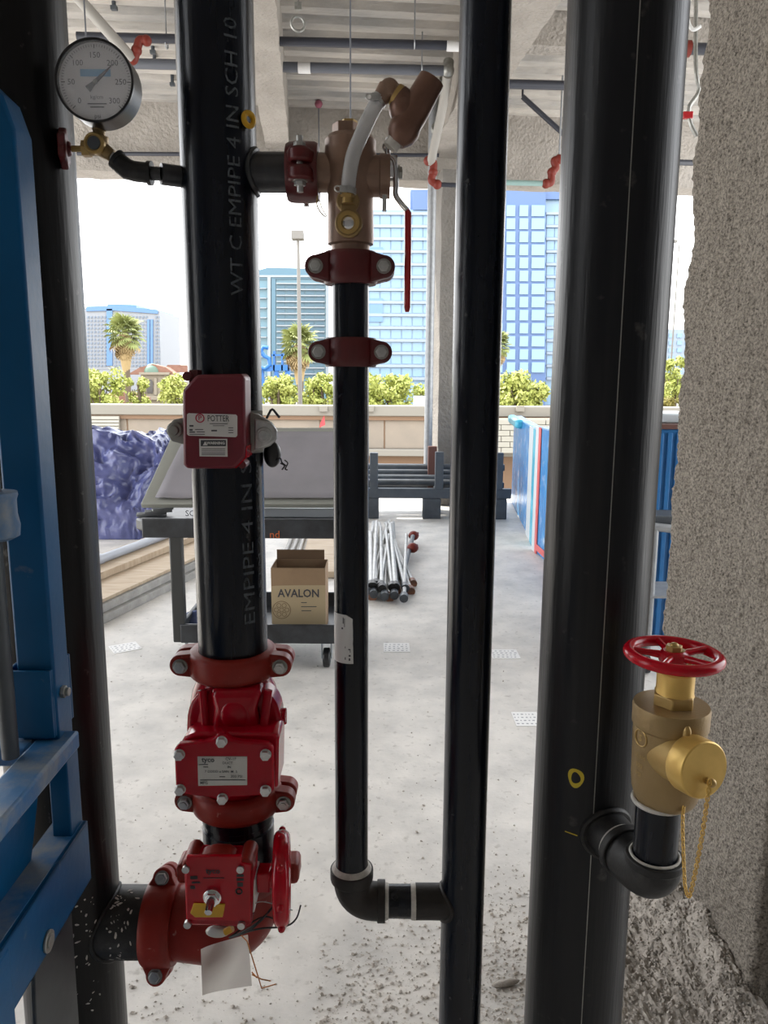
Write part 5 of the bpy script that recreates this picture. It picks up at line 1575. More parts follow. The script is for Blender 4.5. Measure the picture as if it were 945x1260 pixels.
# blue crate and trolley right of the thick riser
Yk = 4.4
t = thing('blue_crate', 'tall deep blue crate between the thick riser and the rough column', 'crate', (P(825, 600, Yk).x, Yk + .3, 0))
x0, x1 = P(772, 600, Yk).x, P(868, 600, Yk).x; ztc = P(815, 528, Yk).z
g = G(); g.bx((x0, Yk, 0), (x1, Yk + .6, ztc)); part('crate_body', g, 'deep_blue', t, bevel=.006)
for k in range(9):
    g = G(); x = x0 + (x1 - x0) * (k + .5) / 9; g.bx((x - .012, Yk - .012, .02), (x + .012, Yk + .001, ztc - .02)); part('rib', g, 'deep_blue', t, bevel=.003)
g = G(); g.bx((x0 - .01, Yk - .015, ztc), (x1 + .01, Yk + .61, P(815, 522, Yk).z)); part('brown_lid', g, 'brown', t, bevel=.003)
g = G(); g.bx((x0, Yk + .1, P(815, 522, Yk).z), (x1, Yk + .55, P(815, 510, Yk).z)); part('white_cover', g, 'wrap_white', t, bevel=.01)
Yt = 3.9
t = thing('steel_trolley', 'low grey tube trolley in front of the deep blue crate', 'trolley', (P(812, 700, Yt).x, Yt, 0))
def tz(y): return P(812, y, Yt).z
xa, xb = P(770, 660, Yt).x, P(860, 660, Yt).x
g = G(); g.rod((xa, Yt, tz(645)), (xb, Yt, tz(654)), .022, n=14); g.rod((xa, Yt + .25, tz(643)), (xb, Yt + .25, tz(650)), .020, n=14); part('rail', g, 'galv', t)
g = G(); xp_ = P(803, 700, Yt).x; g.rod((xp_, Yt + .0, 0.05), (xp_, Yt, tz(646)), .018, n=14); g.rod((xb, Yt, 0.05), (xb, Yt, tz(652)), .018, n=14); g.rod((xa, Yt + .25, .05), (xa, Yt + .25, tz(643)), .018, n=14); part('leg', g, 'galv', t)
g = G(); g.bx((xa, Yt - .02, tz(735)), (xb, Yt + .27, tz(732))); part('lower_tray', g, 'galv', t)
g = G(); g.bx((xa + .02, Yt + .02, tz(649) - .0), (xb - .02, Yt + .22, tz(636))); part('dark_tray', g, 'dark_steel', t, bevel=.006)
g = G(); 
for x in (xa, xp_, xb):
    g = G(); g.rod((x - .012, Yt, .05), (x + .012, Yt, .05), .05, n=18); part('wheel', g, 'rubber', t)

# ================================================================== CEILING SERVICES
def line(name, pts, r, mt_, label, cat='pipe', group=None, n=12):
    g = G(); g.tube([P(*q_) for q_ in pts], r, n); return solo(name, g, mt_, label, cat, group)
t = thing('sprinkler_branch', 'upper dark sprinkler pipe across the ceiling', 'pipe', P(470, 53, 6.9))
g = G(); g.tube([P(95, 45, 6.85), P(640, 58, 6.95)], .036, 16); part('pipe_body', g, 'sprinkler_pipe', t)
for x in (205, 510):
    g = G(); p = P(x, 53, 6.9); g.rod(p, Vector((p.x, p.y, H + .05)), .006, n=6); g.torus(.042, .006, frame(p, Xs), 20, 6); part('hanger', g, 'galv', t)
g = G(); p = P(556, 56, 6.9); g.rod(P(550, 56.5, 6.9), P(566, 57, 6.9), .040, n=16); part('white_sticker', g, 'label_white', t)
t = thing('sprinkler_branch', 'lower grey sprinkler pipe across the ceiling ending in an elbow', 'pipe', P(430, 85, 7.6))
g = G(); g.tube([P(150, 78, 7.5), P(548, 87, 7.65)], .044, 16); part('pipe_body', g, 'sprinkler_grey', t)
for x in (336, 519):
    g = G(); p = P(x, 84, 7.6); g.rod(p, Vector((p.x, p.y, H + .05)), .006, n=6); g.torus(.050, .007, frame(p, Xs), 20, 6); part('hanger', g, 'galv', t)
g = G(); g.rod(P(367, 83.2, 7.58), P(382, 83.6, 7.58), .048, n=16); part('white_sticker', g, 'label_white', t)
g = G(); g.ball(P(551, 87, 7.65), .06, 14, 10); g.rod(P(551, 87, 7.65), P(552, 76, 7.7), .05, n=14); part('elbow', g, 'zinc', t)
t = thing('drop_pipe', 'pale sloping sprinkler drop right of the relief valve', 'pipe', P(531, 196, 8.6))
g = G(); g.tube([P(551, 92, 7.65), P(545, 130, 8.0), P(530, 200, 8.6)], .045, 14); part('pipe_body', g, 'white_pipe', t)
g = G(); g.rod(P(548, 98, 7.75), P(547, 104, 7.8), .058, n=14); part('collar', g, 'zinc', t); g = G(); g.rod(P(538, 156, 8.25), P(537, 161, 8.3), .058, n=14); part('collar', g, 'zinc', t)
def red_elbow(pts, r, label):
    t = thing('sprinkler_fitting', label, 'fitting', P(*pts[0]), 'orange red ceiling fittings')
    g = G(); c = pxcurve(pts); g.tube(c, r, 12); part('fitting_body', g, 'fitting_red', t, ang=60)
    if 'thick' in label:
        g = G(); p = P(*pts[0]); g.rod(p, (p.x, p.y, H + .05), .010, n=8); part('hanger', g, 'galv', t)
    for q_ in (pts[0], pts[-1], pts[len(pts) // 2]):
        g = G(); g.ball(P(*q_), r * 1.25, 12, 8); part('band', g, 'fitting_red', t)
red_elbow([(157, 74, 6.6), (164, 74, 6.6), (168, 62, 6.6), (172, 50, 6.6), (180, 50, 6.6)], .034, 'orange red fitting above the pressure gauge')
red_elbow([(527, 198, 8.6), (533, 200, 8.6), (533, 212, 8.6), (531, 222, 8.6), (538, 227, 8.6)], .040, 'orange red fitting right of the relief valve')
red_elbow([(688, 196, 8.6), (682, 198, 8.6), (684, 206, 8.6), (679, 212, 8.6), (678, 224, 8.6), (672, 226, 8.6)], .040, 'orange red fitting left of the thick riser')
line('diagonal_pipe', [(88, -12, 6.3), (163, 73, 6.6)], .042, 'white_pipe', 'pale pipe slanting down to the fitting above the gauge')
line('sprinkler_branch', [(610, 103, 7.4), (720, 106, 7.5)], .040, 'sprinkler_pipe', 'dark pipe crossing between the slim standpipe and the thick riser')
g = G(); a = P(643, 119, 9.0); b = P(700, 171, 9.0); g.rod(a, b, .028); g.rod(a, (a.x, a.y, H + .05), .012); solo('brace_rod', g, 'sprinkler_pipe', 'black diagonal brace left of the thick riser', 'brace')
line('cable_conduit', [(95, 189, 9.3), (540, 191, 9.5)], .022, 'sprinkler_pipe', 'thin dark pipe along the spandrel beam', 'pipe')
line('cable_conduit', [(538, 227, 8.6), (566, 228, 8.6)], .024, 'sprinkler_pipe', 'short dark pipe entering the far column', 'pipe')
MT['teal'] = mat('teal', (0.22, 0.33, 0.31), .5)
g = G(); g.rod(P(600, 224, 8.6), P(674, 226, 8.6), .028, n=12); p = P(604, 224.1, 8.6); g.rod(p, (p.x, p.y, H + .05), .008, n=6); solo('cable_conduit', g, 'teal', 'pale green pipe just under the spandrel beam', 'pipe')
g = G(); g.rod(P(800, 199, 8.6), P(880, 201, 8.7), .030, n=12); p = P(870, 200.8, 8.68); g.rod(p, (p.x, p.y, H + .05), .008, n=6); solo('cable_conduit', g, 'sprinkler_pipe', 'dark pipe passing behind the rough column', 'pipe')
pc = P(526.5, 580, 9.02)
g = G(); p0 = P(526.5, 560, 9.02); g.rod((p0.x, 9.02 + .0, 0), (p0.x, 9.02, H), .048, n=18)
solo('conduit_riser', g, 'galv', 'upright galvanised conduit left of the far column', 'conduit')
for (x, y0, y1, Y, lab) in ((431, -5, 150, 4.0, 'long thin hanger wire above the bronze valve'), (392, 128, 188, 9.35, 'short hanger wire with a pink tip'), (103, -5, 60, 6.0, 'hanger wire above the pressure gauge')):
    g = G(); a = P(x, y0, Y); b = P(x, y1, Y); b.x = a.x; b.y = a.y
    a.z = max(a.z, H + .02) if y0 < 0 else a.z
    if y0 > 0: a.z = H + .02 if False else a.z
    g.rod(b, a, .004 if Y < 5 else .006, n=6)
    if 'pink' in lab:
        MT['pink'] = mat('pink', (0.22, 0.06, 0.09), .7); g2_ = G(); g2_.rod((a.x, a.y, a.z), (a.x, a.y, H + .05), .006, n=6)
        g.add(g2_.v, g2_.f)
        t = thing('hanger_wire', lab, 'wire', b); part('wire', g, 'sprinkler_grey', t); g = G(); g.ball((a.x, a.y, a.z), .045, 10, 8); part('pink_tip', g, 'pink', t)
    else:
        solo('hanger_wire', g, 'sprinkler_grey', lab, 'wire')
# beam clamp, small ceiling studs
t = thing('beam_clamp', 'small hanging metal clamp near the top above the left coupling', 'clamp', P(367, 35, 6.2))
g = G(); a = P(367, 8, 6.2); b = P(366, 36, 6.2); g.rod(a, Vector((a.x, a.y, H)), .006, n=6); g.torus(.05, .010, frame((a + b) / 2 - Vector((0, 0, .04)), (0.3, -1, 0), Zs), 20, 6); g.box(a, (.05, .03, .05)); part('clamp_ring', g, 'zinc', t)
studs = [(140, 5), (190, 72), (212, 100), (188, 60)]
for k, (x, y) in enumerate(studs):
    p = PZ(x, y, H - .02); g = G(); g.rod((p.x, p.y, H - .05), (p.x, p.y, H + .07), .018, n=10); g.box((p.x, p.y, H - .05), (.05, .04, .03))
    solo('deck_insert', g, 'dark_steel', ['hanger insert at the upper left of the steel deck', 'hanger insert left of the lettered riser by the grey pipe', 'lowest hanger insert left of the lettered riser', 'hanger insert right above the gauge fitting'][k], 'insert', 'hanger inserts in the deck')
# cables hanging by the near column
for k, (pts, r_, mt_, lab) in enumerate((([(850, -10, 4.6), (846, 20, 4.6), (852, 36, 4.6), (862, 32, 4.6)], .010, 'foam_white', 'white cable loop high beside the rough column'),
                                         ([(858, -120, 5.4), (856, 70, 5), (860, 110, 5), (848, 132, 5), (850, 152, 5), (858, 168, 5)], .013, 'zinc', 'grey cable hanging beside the rough column'))):
    g = G(); g.tube(pxcurve(pts), r_, 8); 
    solo('cable', g, mt_, lab, 'cable')
g = G(); g.box(P(846, 142, 5), (.06, .03, .04)); solo('cable_tag', g, 'bright_red', 'small red tag on the grey cable by the rough column', 'tag', bevel=.004)
t = thing('sprinkler_branch', 'short dark pipe with a red end just left of the rough column', 'pipe', P(855, 60, 6))
g = G(); p = P(875, 60, 6); g.rod(p, (p.x, p.y, H + .05), .006, n=6); part('hanger', g, 'galv', t)
g = G(); g.rod(P(847, 60, 6), P(900, 61, 6), .04, n=14); part('pipe_body', g, 'sprinkler_pipe', t)
g = G(); g.rod(P(843, 60, 6), P(849, 60, 6), .055, n=14); part('red_coupling', g, 'fitting_red', t)

# ================================================================== OUTSIDE
def omat(name, col, rough=.5, metal=0, col2=None, *a, third=None, k=.60, **kw):  # k scales outdoor colours, mostly darker, in place of a lower exposure
    d = lambda c: tuple(x * k for x in c)
    return mat(name, d(col), rough, metal, d(col2) if col2 else None, *a, third=((d(third[0]),) + third[1:]) if third else None, **kw)
MT['ground'] = omat('ground', (0.24, 0.22, 0.19), .9, 0, (0.30, 0.28, 0.25), .2)
g = G(); g.bx((-400, 10.6, -4.6), (400, 900, -4.4)); struct('ground', g, 'ground')
MT['wall_conc'] = omat('wall_conc', (0.39, 0.32, 0.245), .9, 0, (0.33, 0.275, 0.215), 1.2, bump=.2, bscale=8)
MT['wall_cap'] = omat('wall_cap', (0.33, 0.30, 0.245), .85)
MT['wall_warm'] = omat('wall_warm', (0.28, 0.17, 0.10), .9)
YWl = 24.0
t = thing('parapet_wall', 'pale concrete parapet wall across the street', 'wall', (0, YWl, -4.4))
zt = P(472, 499, YWl).z; zo = P(472, 512, YWl).z; zo2 = P(472, 517, YWl).z
g = G(); g.bx((-14, YWl - .15, zo), (14, YWl + .5, zt)); part('cap', g, 'wall_cap', t, bevel=.03)
g = G(); g.bx((-14, YWl - .08, zo2), (14, YWl + .5, zo)); part('warm_band', g, 'wall_warm', t)
xs = np.arange(-14, 14.1, 2.0)
for k in range(len(xs) - 1):
    g = G(); g.bx((xs[k] + .02, YWl, P(472, 552, YWl).z), (xs[k + 1] - .02, YWl + .4, zo2)); part('panel', g, 'wall_conc', t, bevel=.02)
g = G(); g.bx((-14, YWl + .03, P(472, 553, YWl).z), (14, YWl + .38, zo2 - .01)); part('wall_core', g, 'wall_warm', t)
g = G(); g.bx((-14, YWl - .35, P(472, 560, YWl).z), (14, YWl + .4, P(472, 552, YWl).z)); part('ledge', g, 'wall_cap', t, bevel=.02)
g = G(); g.bx((-14, YWl - .05, -4.4), (14, YWl + .4, P(472, 560, YWl).z)); part('wall_base', g, 'wall_warm', t)
for x in (260, 455, 640, 398, 415):
    g = G(); p = P(x, 503, YWl - .2); g.box(p, (.25, .12, .18)); part('cap_bracket', g, 'wall_cap', t, bevel=.01)
# white louvred panel on the wall left, cream block wall right
t = thing('louvre_panel', 'cream slatted panel on the parapet wall behind the tarp', 'panel', P(125, 540, YWl - .3))
MT['cream'] = omat('cream', (0.46, 0.43, 0.35), .8); MT['cream2'] = omat('cream2', (0.52, 0.49, 0.41), .8)
g = G(); g.px([(80, 512), (146, 512), (146, 536), (80, 536)], YWl - .2, .1); part('backing', g, 'cream', t)
for k in range(6):
    g = G(); y = 513 + 4 * k; g.px([(80, y), (146, y), (146, y + 2.8), (80, y + 2.8)], YWl - .27, .07); part('slat', g, 'cream2', t)
t = thing('block_wall', 'cream coursed block wall seen between the slim and thick pipes', 'wall', P(645, 560, YWl - 1))
for k in range(6):
    for j in range(5):
        y = 516 + 7 * k; x0 = 606 + 22 * j - (11 if k % 2 else 0)
        if k == 4 and j == 3: continue
        g = G(); g.px([(x0, y), (x0 + 21.4, y), (x0 + 21.4, y + 6.5), (x0, y + 6.5)], YWl - 1.0, .3); part('block', g, 'cream', t, bevel=.01)
g = G(); g.px([(590, 515), (720, 515), (720, 558), (590, 558)], YWl - .85, .3); part('core', g, 'wall_conc', t)
# red flag, traffic barrel like roof bits
g = G(); g.px([(394, 521), (399, 511), (400, 523), (393, 526)], YWl - .6, .03); solo('red_flag', g, 'bright_red', 'small red pennant on the far parapet', 'flag')
g = G(); g.bx((P(510, 500, 26).x, 26, P(510, 500, 26).z - .3), (P(535, 500, 26).x, 27, P(510, 488, 26).z)); solo('roof_unit', g, 'wrap_white', 'small white rooftop unit left of the far column', 'unit', bevel=.03)
# lamp post
YL = 30
t = thing('lamp_post', 'tall slender light pole in front of the teal tower', 'lamp post', (P(369, 500, YL).x, YL, -4.4))
x = P(368.5, 420, YL).x; z1 = P(369, 292, YL).z
MT['pole'] = omat('pole', (0.26, 0.24, 0.21), .6)
g = G(); g.rod((x, YL, -4.4), (x, YL, z1), .10, .06, 12); part('pole', g, 'pole', t)
g = G(); g.bx((x - .24, YL - .25, z1 - .10), (x + .22, YL + .2, z1 + .22)); part('lamp_head', g, 'pole', t, bevel=.03)

# ---- palms
MT['frond'] = omat('frond', (0.17, 0.21, 0.05), .7, 0, (0.30, 0.31, 0.11), .8, k=1.0)
MT['frond_old'] = omat('frond_old', (0.34, 0.24, 0.11), .8, k=1.0)
MT['trunk'] = omat('trunk', (0.19, 0.14, 0.09), .9)
def frond_mesh(mt_, droop):
    g = G()
    g.tube([(0, 0, 0), (.0, 0, .45), (0, .02 * droop, .8)], .012, 5)
    nb = 15
    for i in range(nb):
        a = R(-105 + 210 * i / (nb - 1)); d = Vector((math.sin(a), 0, math.cos(a))); s = Vector((d.z, 0, -d.x))
        o = Vector((0, 0, .7)); L = .85 - .12 * abs(a)
        m_ = o + d * L * .6 + s * .05 + Vector((0, .04, 0)); m2 = o + d * L * .6 - s * .05 - Vector((0, .03, 0)); e = o + d * L + Vector((0, .18 * droop, -.12 * droop))
        g.add([o, m_, e, m2], [(0, 1, 2, 3)])
    return mesh_of(g, 'frond', mt_, recalc=False)
FM = [frond_mesh('frond', 1), frond_mesh('frond_old', 1.6)]
def palm(px_, top, bot, rad_px, Y, label, nf=72):
    s = S(top, Y)
    c = P(px_, top + rad_px, Y); gx_ = c.x
    t = thing('palm_tree', label, 'palm tree', (gx_, Y, -4.4))
    rad = rad_px * s
    g = G(); pts = [Vector((gx_ + .1, Y, -4.4)), Vector((gx_ + .05, Y, c.z - rad * 3)), Vector((gx_, Y, c.z))]
    g.tube(pts, [rad * .16, rad * .13, rad * .17], 10); part('trunk', g, 'trunk', t)
    g = G(); g.lathe([(rad * .14, -rad * 1.7), (rad * .22, -rad * 1.2), (rad * .32, -rad * .6), (rad * .30, -rad * .2), (rad * .1, 0)], frame(c, Zs), 14); part('dead_skirt', g, 'frond_old', t)
    for k in range(nf):
        u_ = (k + .5) / nf
        el = R(88 - 165 * u_); az = k * 2.39996 + random.uniform(-.2, .2)
        d = Vector((math.cos(el) * math.cos(az), math.cos(el) * math.sin(az), math.sin(el)))
        old = u_ > .74
        sc = rad * .66 * random.uniform(.8, 1.1)
        up_ = Vector((0, 0, -1)) if abs(d.z) < .95 else Vector((1, 0, 0))
        x_ = d.cross(Vector((0, 0, 1)));
        M = frame(c, d, x_ if x_.length > .01 else Xs)
        inst('frond', FM[1 if old else 0], t, c - Vector((0, 0, rad * (.05 + .5 * max(0, u_ - .4)))), M.to_euler(), (sc, sc, sc))
palm(153, 380, 495, 29, 52, 'fan palm in front of the white office tower')
palm(368, 392, 500, 30, 50, 'fan palm behind the light pole')
palm(612, 402, 500, 22, 56, 'fan palm partly hidden by the slim standpipe')

# ---- trees
MT['leaf'] = omat('leaf', (0.225, 0.255, 0.045), .7, 0, (0.32, 0.33, 0.09), .9, third=((0.15, 0.18, 0.03), 3, .55, .7), k=1.25)
MT['leaf_yellow'] = omat('leaf_yellow', (0.30, 0.24, 0.03), .7, 0, (0.24, 0.21, 0.04), 1)
def tree(px0, px1, top, bot, Y, label, n=1500, mt_='leaf'):
    n = int(n * 2.4); bot += 16
    p0 = P(px0, bot, Y); p1 = P(px1, top, Y)
    cx_, w_ = (p0.x + p1.x) / 2, abs(p1.x - p0.x) / 2
    zt, zb = p1.z, p0.z
    t = thing('leafy_tree', label, 'tree', (cx_, Y, -4.4), 'street trees beyond the parapet')
    g = G(); g.tube([(cx_, Y, -4.4), (cx_ + .1, Y, (zb + zt) / 2 - .3), (cx_, Y, zt - (zt - zb) * .25)], [.16, .11, .04], 8)
    for k in range(5):
        a = k * 1.256; g.tube([(cx_ + .1, Y, zb - .3), (cx_ + w_ * .5 * math.cos(a), Y + w_ * .5 * math.sin(a), (zb + zt) / 2 + .3)], [.07, .03], 6)
    part('trunk', g, 'trunk', t)
    blobs = []
    for k in range(34):
        blobs.append((cx_ + random.uniform(-.80, .80) * w_, Y + random.uniform(-.7, .7) * w_, zb + (zt - zb) * random.uniform(.08, .82), random.uniform(.24, .40)))
    vs = np.zeros((n * 4, 3)); fs = []
    for i in range(n):
        b = random.choice(blobs); R_ = b[3] * w_
        d = rng.normal(size=3); d /= np.linalg.norm(d); c = np.array(b[:3]) + d * np.array([R_, R_, min(R_, (zt - zb) * .30)]) * random.uniform(.6, 1.05)
        if c[2] > zt: c[2] = zt - random.random() * .2
        s = random.uniform(.08, .16) * (w_ / 1.6) ** .5
        e1 = rng.normal(size=3); e1 /= np.linalg.norm(e1); e2 = np.cross(e1, d + .3 * rng.normal(size=3)); e2 /= np.linalg.norm(e2) + 1e-6
        for k, (u_, v_) in enumerate(((1, 0), (0, .6), (-1, 0), (0, -.6))):
            vs[i * 4 + k] = c + e1 * u_ * s + e2 * v_ * s
        fs.append((4 * i, 4 * i + 1, 4 * i + 2, 4 * i + 3))
    g = G(); g.v = [tuple(v) for v in vs]; g.f = fs
    part('foliage', g, mt_, t, smooth=False, recalc=False, kind='stuff')
tree(95, 150, 450, 500, 44, 'green tree left of the first fan palm', 1500)
tree(158, 182, 455, 500, 46, 'small tree between the first palm and the domed turret', 800)
tree(200, 250, 455, 500, 44, 'green tree right of the domed turret', 1400)
tree(316, 366, 455, 500, 42, 'green tree left of the light pole', 1600)
tree(372, 416, 448, 500, 42, 'green tree right of the light pole', 1500)
tree(445, 508, 455, 502, 40, 'green tree right of the thin drain pipe', 1800)
tree(506, 545, 464, 502, 43, 'green tree behind the upright conduit', 1200)
tree(606, 676, 456, 502, 40, 'green tree between the slim and thick pipes', 2000)
tree(806, 850, 428, 500, 46, 'tall tree between the thick riser and the rough column', 1600)
tree(806, 840, 487, 502, 38, 'low yellow bush right of the thick riser', 700, 'leaf_yellow')

# ---- domed turret with tiled roofs
YH = 62
t = thing('domed_turret', 'small cream turret house with a green dome and red tiled roofs', 'house', (P(188, 490, YH).x, YH, -4.4))
MT['stucco'] = omat('stucco', (0.42, 0.36, 0.27), .9); MT['tile'] = omat('tile', (0.30, 0.14, 0.09), .9, 0, (0.38, 0.20, 0.14), 2); MT['dome'] = omat('dome', (0.16, 0.26, 0.19), .6); MT['dark_glass'] = omat('dark_glass', (0.10, 0.09, 0.08), .3)
g = G(); g.px([(173, 497), (173, 460), (203, 460), (203, 497)], YH, 2); b_ = P(173, 497, YH); g.bx((b_.x, YH, -4.4), (P(203, 497, YH).x, YH + 2, b_.z)); part('tower', g, 'stucco', t)
g = G(); g.px([(169, 487), (207, 487), (207, 492), (169, 492)], YH - .3, 2.6); part('cornice', g, 'stucco', t); g = G(); g.px([(171, 458), (205, 458), (205, 461), (171, 461)], YH - .3, 2.6); part('cornice', g, 'stucco', t)
g = G(); c = P(188, 458, YH + 1); r_ = 11 * S(458, YH); g.lathe([(r_, 0), (r_ * .96, r_ * .3), (r_ * .8, r_ * .6), (r_ * .45, r_ * .88), (r_ * .02, r_)], frame(c, Zs), 20); part('dome', g, 'dome', t)
g = G(); g.px([(158, 460), (172, 452), (188, 448), (204, 452), (214, 459), (214, 461), (158, 461)], YH + .6, 1.2); part('tower_roof', g, 'tile', t)
for x in (184,):
    g = G(); g.px([(181, 484), (181, 470), (183, 467), (186, 467), (188, 470), (188, 484)], YH - .06, .1); part('arched_window', g, 'dark_glass', t)
for x in (177, 191.5):
    g = G(); a = P(x, 486, YH - .1); b = P(x, 465, YH - .1); g.rod(a, b, .12, n=10); part('column', g, 'stucco', t)
t = thing('tiled_house', 'low house with a pink tiled roof below the first palm', 'house', (P(140, 497, 56).x, 56, -4.4))
g = G(); a = P(90, 497, 56); b = P(172, 488, 56); g.bx((a.x, 56, -4.4), (b.x, 58, a.z)); part('walls', g, 'stucco', t)
g = G(); g.px([(90, 497), (90, 489), (112, 487), (150, 482), (158, 485), (172, 490), (172, 497)], 55.6, 2.6); part('roof', g, 'tile', t)
t = thing('tiled_house', 'distant tiled house roof right of the domed turret', 'house', (P(225, 470, 80).x, 80, -4.4))
g = G(); a = P(205, 470, 80); b = P(250, 460, 80); g.bx((a.x, 80, -4.4), (b.x, 84, a.z)); part('walls', g, 'stucco', t)
g = G(); g.px([(200, 458), (206, 449), (240, 449), (250, 458)], 79.5, 5); part('roof', g, 'tile', t)

# ---- towers
MT['tower_white'] = omat('tower_white', (0.46, 0.47, 0.49), .7); MT['tower_blue'] = omat('tower_blue', (0.16, 0.32, 0.60), .4); MT['win_grey'] = omat('win_grey', (0.26, 0.31, 0.38), .3)
MT['glass_pale'] = omat('glass_pale', (0.30, 0.47, 0.64), .15, 0, (0.37, 0.54, 0.70), .12); MT['glass_mid'] = omat('glass_mid', (0.20, 0.37, 0.62), .2); MT['slab_pale'] = omat('slab_pale', (0.44, 0.52, 0.60), .6)
MT['frame_blue'] = omat('frame_blue', (0.14, 0.235, 0.46), .5); MT['glass_win'] = omat('glass_win', (0.33, 0.52, 0.72), .15); MT['teal_glass'] = omat('teal_glass', (0.20, 0.37, 0.44), .2); MT['teal_dark'] = omat('teal_dark', (0.14, 0.28, 0.36), .3); MT['band_white'] = omat('band_white', (0.50, 0.54, 0.55), .6)
def pxbox(x0, x1, y0, y1, Y, th):
    g = G(); g.px([(x0, y0), (x1, y0), (x1, y1), (x0, y1)], Y, th); return g
def panes(t, name, mt_, cols, rows, w_, h_, Y, th=.3):
    s = S(400, Y)
    g = G(); g.box((0, 0, 0), (w_ * s, th, h_ * s)); me = mesh_of(g, name, mt_, False)
    for y in rows:
        for x in cols:
            inst(name, me, t, P(x, y, Y))
# A
Y = 260
t = thing('office_tower', 'white office tower with blue bands at the far left', 'tower', (P(150, 460, Y).x, Y, -4.4))
a = P(104, 376, Y); b = P(197, 455, Y)
g = G(); g.px([(104, 455), (104, 379), (140, 378), (196, 383), (198, 455)], Y, 25); g.bx((a.x, Y, -4.4), (b.x, Y + 25, b.z)); part('walls', g, 'tower_white', t)
g = G(); g.px([(106, 383), (106, 377), (140, 376), (194, 381), (194, 386), (140, 382)], Y - .5, 20); g.px([(132, 374), (168, 375), (168, 379), (132, 378)], Y + 3, 15); part('blue_crown', g, 'tower_blue', t)
for (x0, x1, y0) in ((131, 138, 380), (181, 184, 393), (185, 188, 393)):
    part('blue_strip', pxbox(x0, x1, y0, 450, Y - .5, 1), 'tower_blue', t)
g = G()
for x in list(np.arange(107, 130, 4.2)) + list(np.arange(141, 179, 4.2)) + [191, 194.5]:
    for y in np.arange(389, 450, 4.6):
        g.px([(x, y), (x + 2.2, y), (x + 2.2, y + 2.4), (x, y + 2.4)], Y - .3, .6)
part('windows', g, 'win_grey', t, kind='stuff', smooth=False, recalc=False)
# B
Y = 210
t = thing('glass_hotel', 'teal glass tower with white floor bands behind the second palm', 'tower', (P(360, 460, Y).x, Y, -4.4))
g = G(); g.px([(316, 470), (316, 333), (330, 329), (404, 331), (404, 470)], Y, 25); a = P(316, 470, Y); b = P(404, 470, Y); g.bx((a.x, Y, -4.4), (b.x, Y + 25, a.z)); part('body', g, 'teal_glass', t)
g = G(); g.px([(316, 344), (316, 333), (330, 329), (404, 331), (404, 343)], Y - .4, 6); part('crown', g, 'teal_dark', t)
part('white_edge', pxbox(316, 404, 338.5, 341, Y - .8, .8), 'band_white', t); part('white_pier', pxbox(329, 333, 341, 465, Y - .8, .8), 'band_white', t); part('white_pier', pxbox(401, 404.5, 341, 465, Y - .8, .8), 'band_white', t); part('dark_pier', pxbox(334, 339, 341, 465, Y - .5, .5), 'teal_dark', t)
rows = np.arange(349, 465, 7.4)
s = S(400, Y); g = G(); g.box((0, 0, 0), (59 * s, .9, 1.5 * s)); me = mesh_of(g, 'floor_band', 'band_white', False)
for y in rows: inst('floor_band', me, t, P(370, y, Y - .6))
panes(t, 'window', 'teal_dark', np.arange(346, 400, 12), rows[:] + 3.8, 9.5, 4.2, Y - .1, .3)
g = G(); g.box((0, 0, 0), (11 * s, .9, 1.2 * s)); me = mesh_of(g, 'floor_band', 'band_white', False)
for y in np.arange(355, 465, 12): inst('floor_band', me, t, P(322.5, y, Y - .6))
# C
Y = 170
t = thing('glass_tower', 'wide pale blue glass tower with a darker gridded wing', 'tower', (P(570, 480, Y).x, Y, -4.4))
def down(g, x0, x1, y, Y, th): g.bx((P(x0, y, Y).x, Y, -4.4), (P(x1, y, Y).x, Y + th, P(x0, y, Y).z))
g = pxbox(446, 540, 258, 480, Y, 22); down(g, 446, 540, 480, Y, 22); part('pale_wing', g, 'glass_pale', t)
g = pxbox(505, 560, 233, 480, Y + 4, 20); part('stair_tower', g, 'frame_blue', t)
g = pxbox(540, 671.5, 234, 480, Y - 2, 22); down(g, 540, 671.5, 480, Y - 2, 22); part('gridded_wing', g, 'frame_blue', t)
g = pxbox(671.5, 692, 245, 480, Y, 22); down(g, 671.5, 692, 480, Y, 22); part('corner_wing', g, 'glass_pale', t)
g = pxbox(671.5, 692, 233.5, 245, Y - 1, 22); part('roof_band', g, 'frame_blue', t)
fl = np.arange(263, 480, 15.6)
s = S(400, Y); g = G(); g.box((0, 0, 0), (93 * s, .8, 3.4 * s)); me = mesh_of(g, 'floor_band', 'slab_pale', False)
for y in fl: inst('floor_band', me, t, P(493, y, Y - .3))
g = G(); g.box((0, 0, 0), (20 * s, .8, 3.0 * s)); me = mesh_of(g, 'floor_band', 'slab_pale', False)
for y in fl: inst('floor_band', me, t, P(682, y, Y - .3))
cols = np.arange(461, 540, 13.2)
panes(t, 'window', 'glass_win', cols, fl[:-1] + 7.8, 11.5, 10.5, Y - .1, .25)
panes(t, 'window', 'glass_win', (677, 687), fl[:-1] + 7.8, 8.5, 10.5, Y - .1, .25)
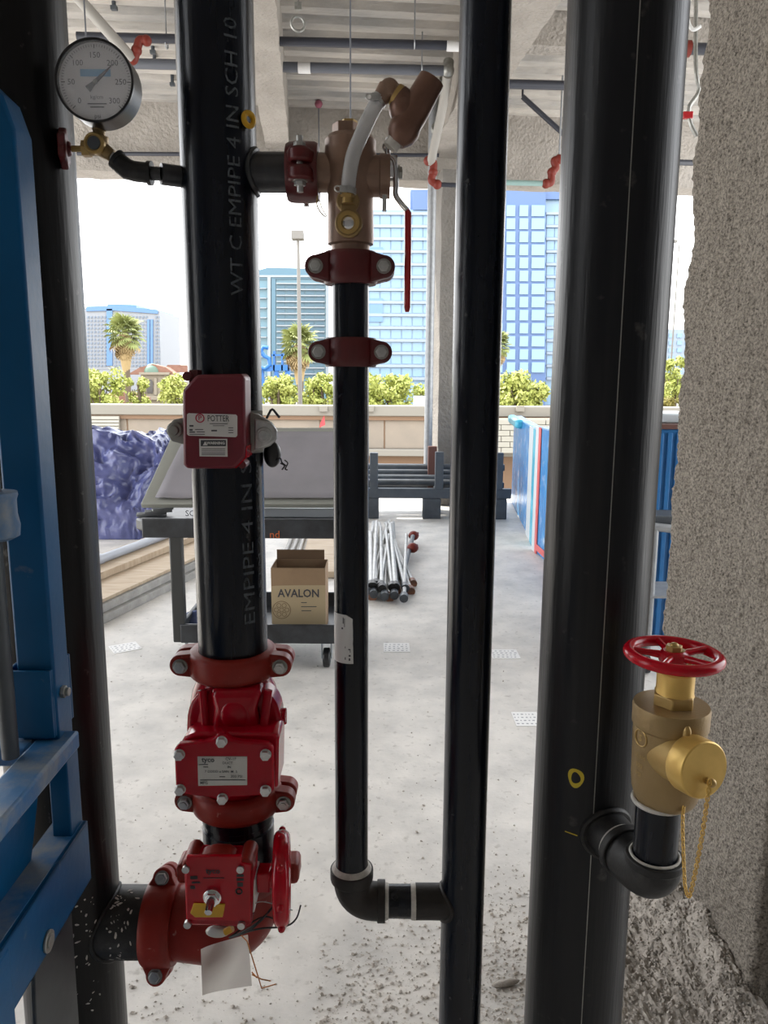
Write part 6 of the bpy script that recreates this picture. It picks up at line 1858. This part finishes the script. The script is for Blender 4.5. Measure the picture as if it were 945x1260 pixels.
for (x0, x1, y0, y1) in ((453, 471, 304, 316), (453, 471, 367, 396), (508, 536, 236, 258)):
    part('blue_panel', pxbox(x0, x1, y0, y1, Y - .6, .5), 'frame_blue' if y0 < 250 else 'glass_mid', t)
rows = 259.5 + 16.05 * np.arange(13)
panes(t, 'window', 'glass_win', (613, 628.5, 644.5), rows, 10.5, 12.5, Y - 2.1, .4)
panes(t, 'window', 'glass_win', (662,), rows, 16, 12.5, Y - 2.1, .4)
panes(t, 'window', 'glass_win', (547, 562), rows, 10.5, 12.5, Y - 2.1, .4)
# D far right
Y = 200
t = thing('distant_block', 'hazy pale building just right of the thick riser', 'building', (P(825, 460, Y).x, Y, -4.4))
g = pxbox(800, 870, 405, 480, Y, 20); down(g, 800, 870, 480, Y, 20); part('walls', g, 'slab_pale', t)
panes(t, 'window', 'glass_win', np.arange(806, 868, 10), np.arange(413, 470, 9), 6, 5, Y - .1, .3)
t = thing('lamp_post', 'distant light pole right of the thick riser', 'lamp post', (P(829, 480, 60).x, 60, -4.4))
g = G(); x = P(829, 400, 60).x; g.rod((x, 60, -4.4), (x, 60, P(829, 297, 60).z), .09, .05, 8); part('pole', g, 'pole', t)
g = G(); p = P(829, 297, 60); g.box(p, (.5, .3, .2)); part('lamp_head', g, 'pole', t)
# blue steel structure in front of the teal tower
Y = 90
t = thing('blue_gantry', 'bright blue steel structure at the foot of the teal tower', 'structure', (P(338, 460, Y).x, Y, -4.4))
MT['gantry'] = omat('gantry', (0.03, 0.20, 0.60), .5)
s = S(440, Y)
g = G(); g.tube([P(x, y, Y) for x, y in ((330, 428), (324, 427), (321, 432), (325, 438), (331, 441), (332, 449), (326, 454), (320, 452))], 2.6 * s, 10); part('curved_beam', g, 'gantry', t)
for (x0, x1, y0, y1) in ((334, 356, 449, 456), (336, 338, 432, 456), (346, 348, 432, 456), (354, 356, 436, 456), (334, 356, 436, 438), (319, 334, 452, 457)):
    part('beam', pxbox(x0, x1, y0, y1, Y, .8), 'gantry', t)
for x in (322, 340, 354):
    g = G(); p = P(x, 456, Y + .4); g.rod((p.x, p.y, -4.4), p, .3, n=8); part('leg', g, 'gantry', t)
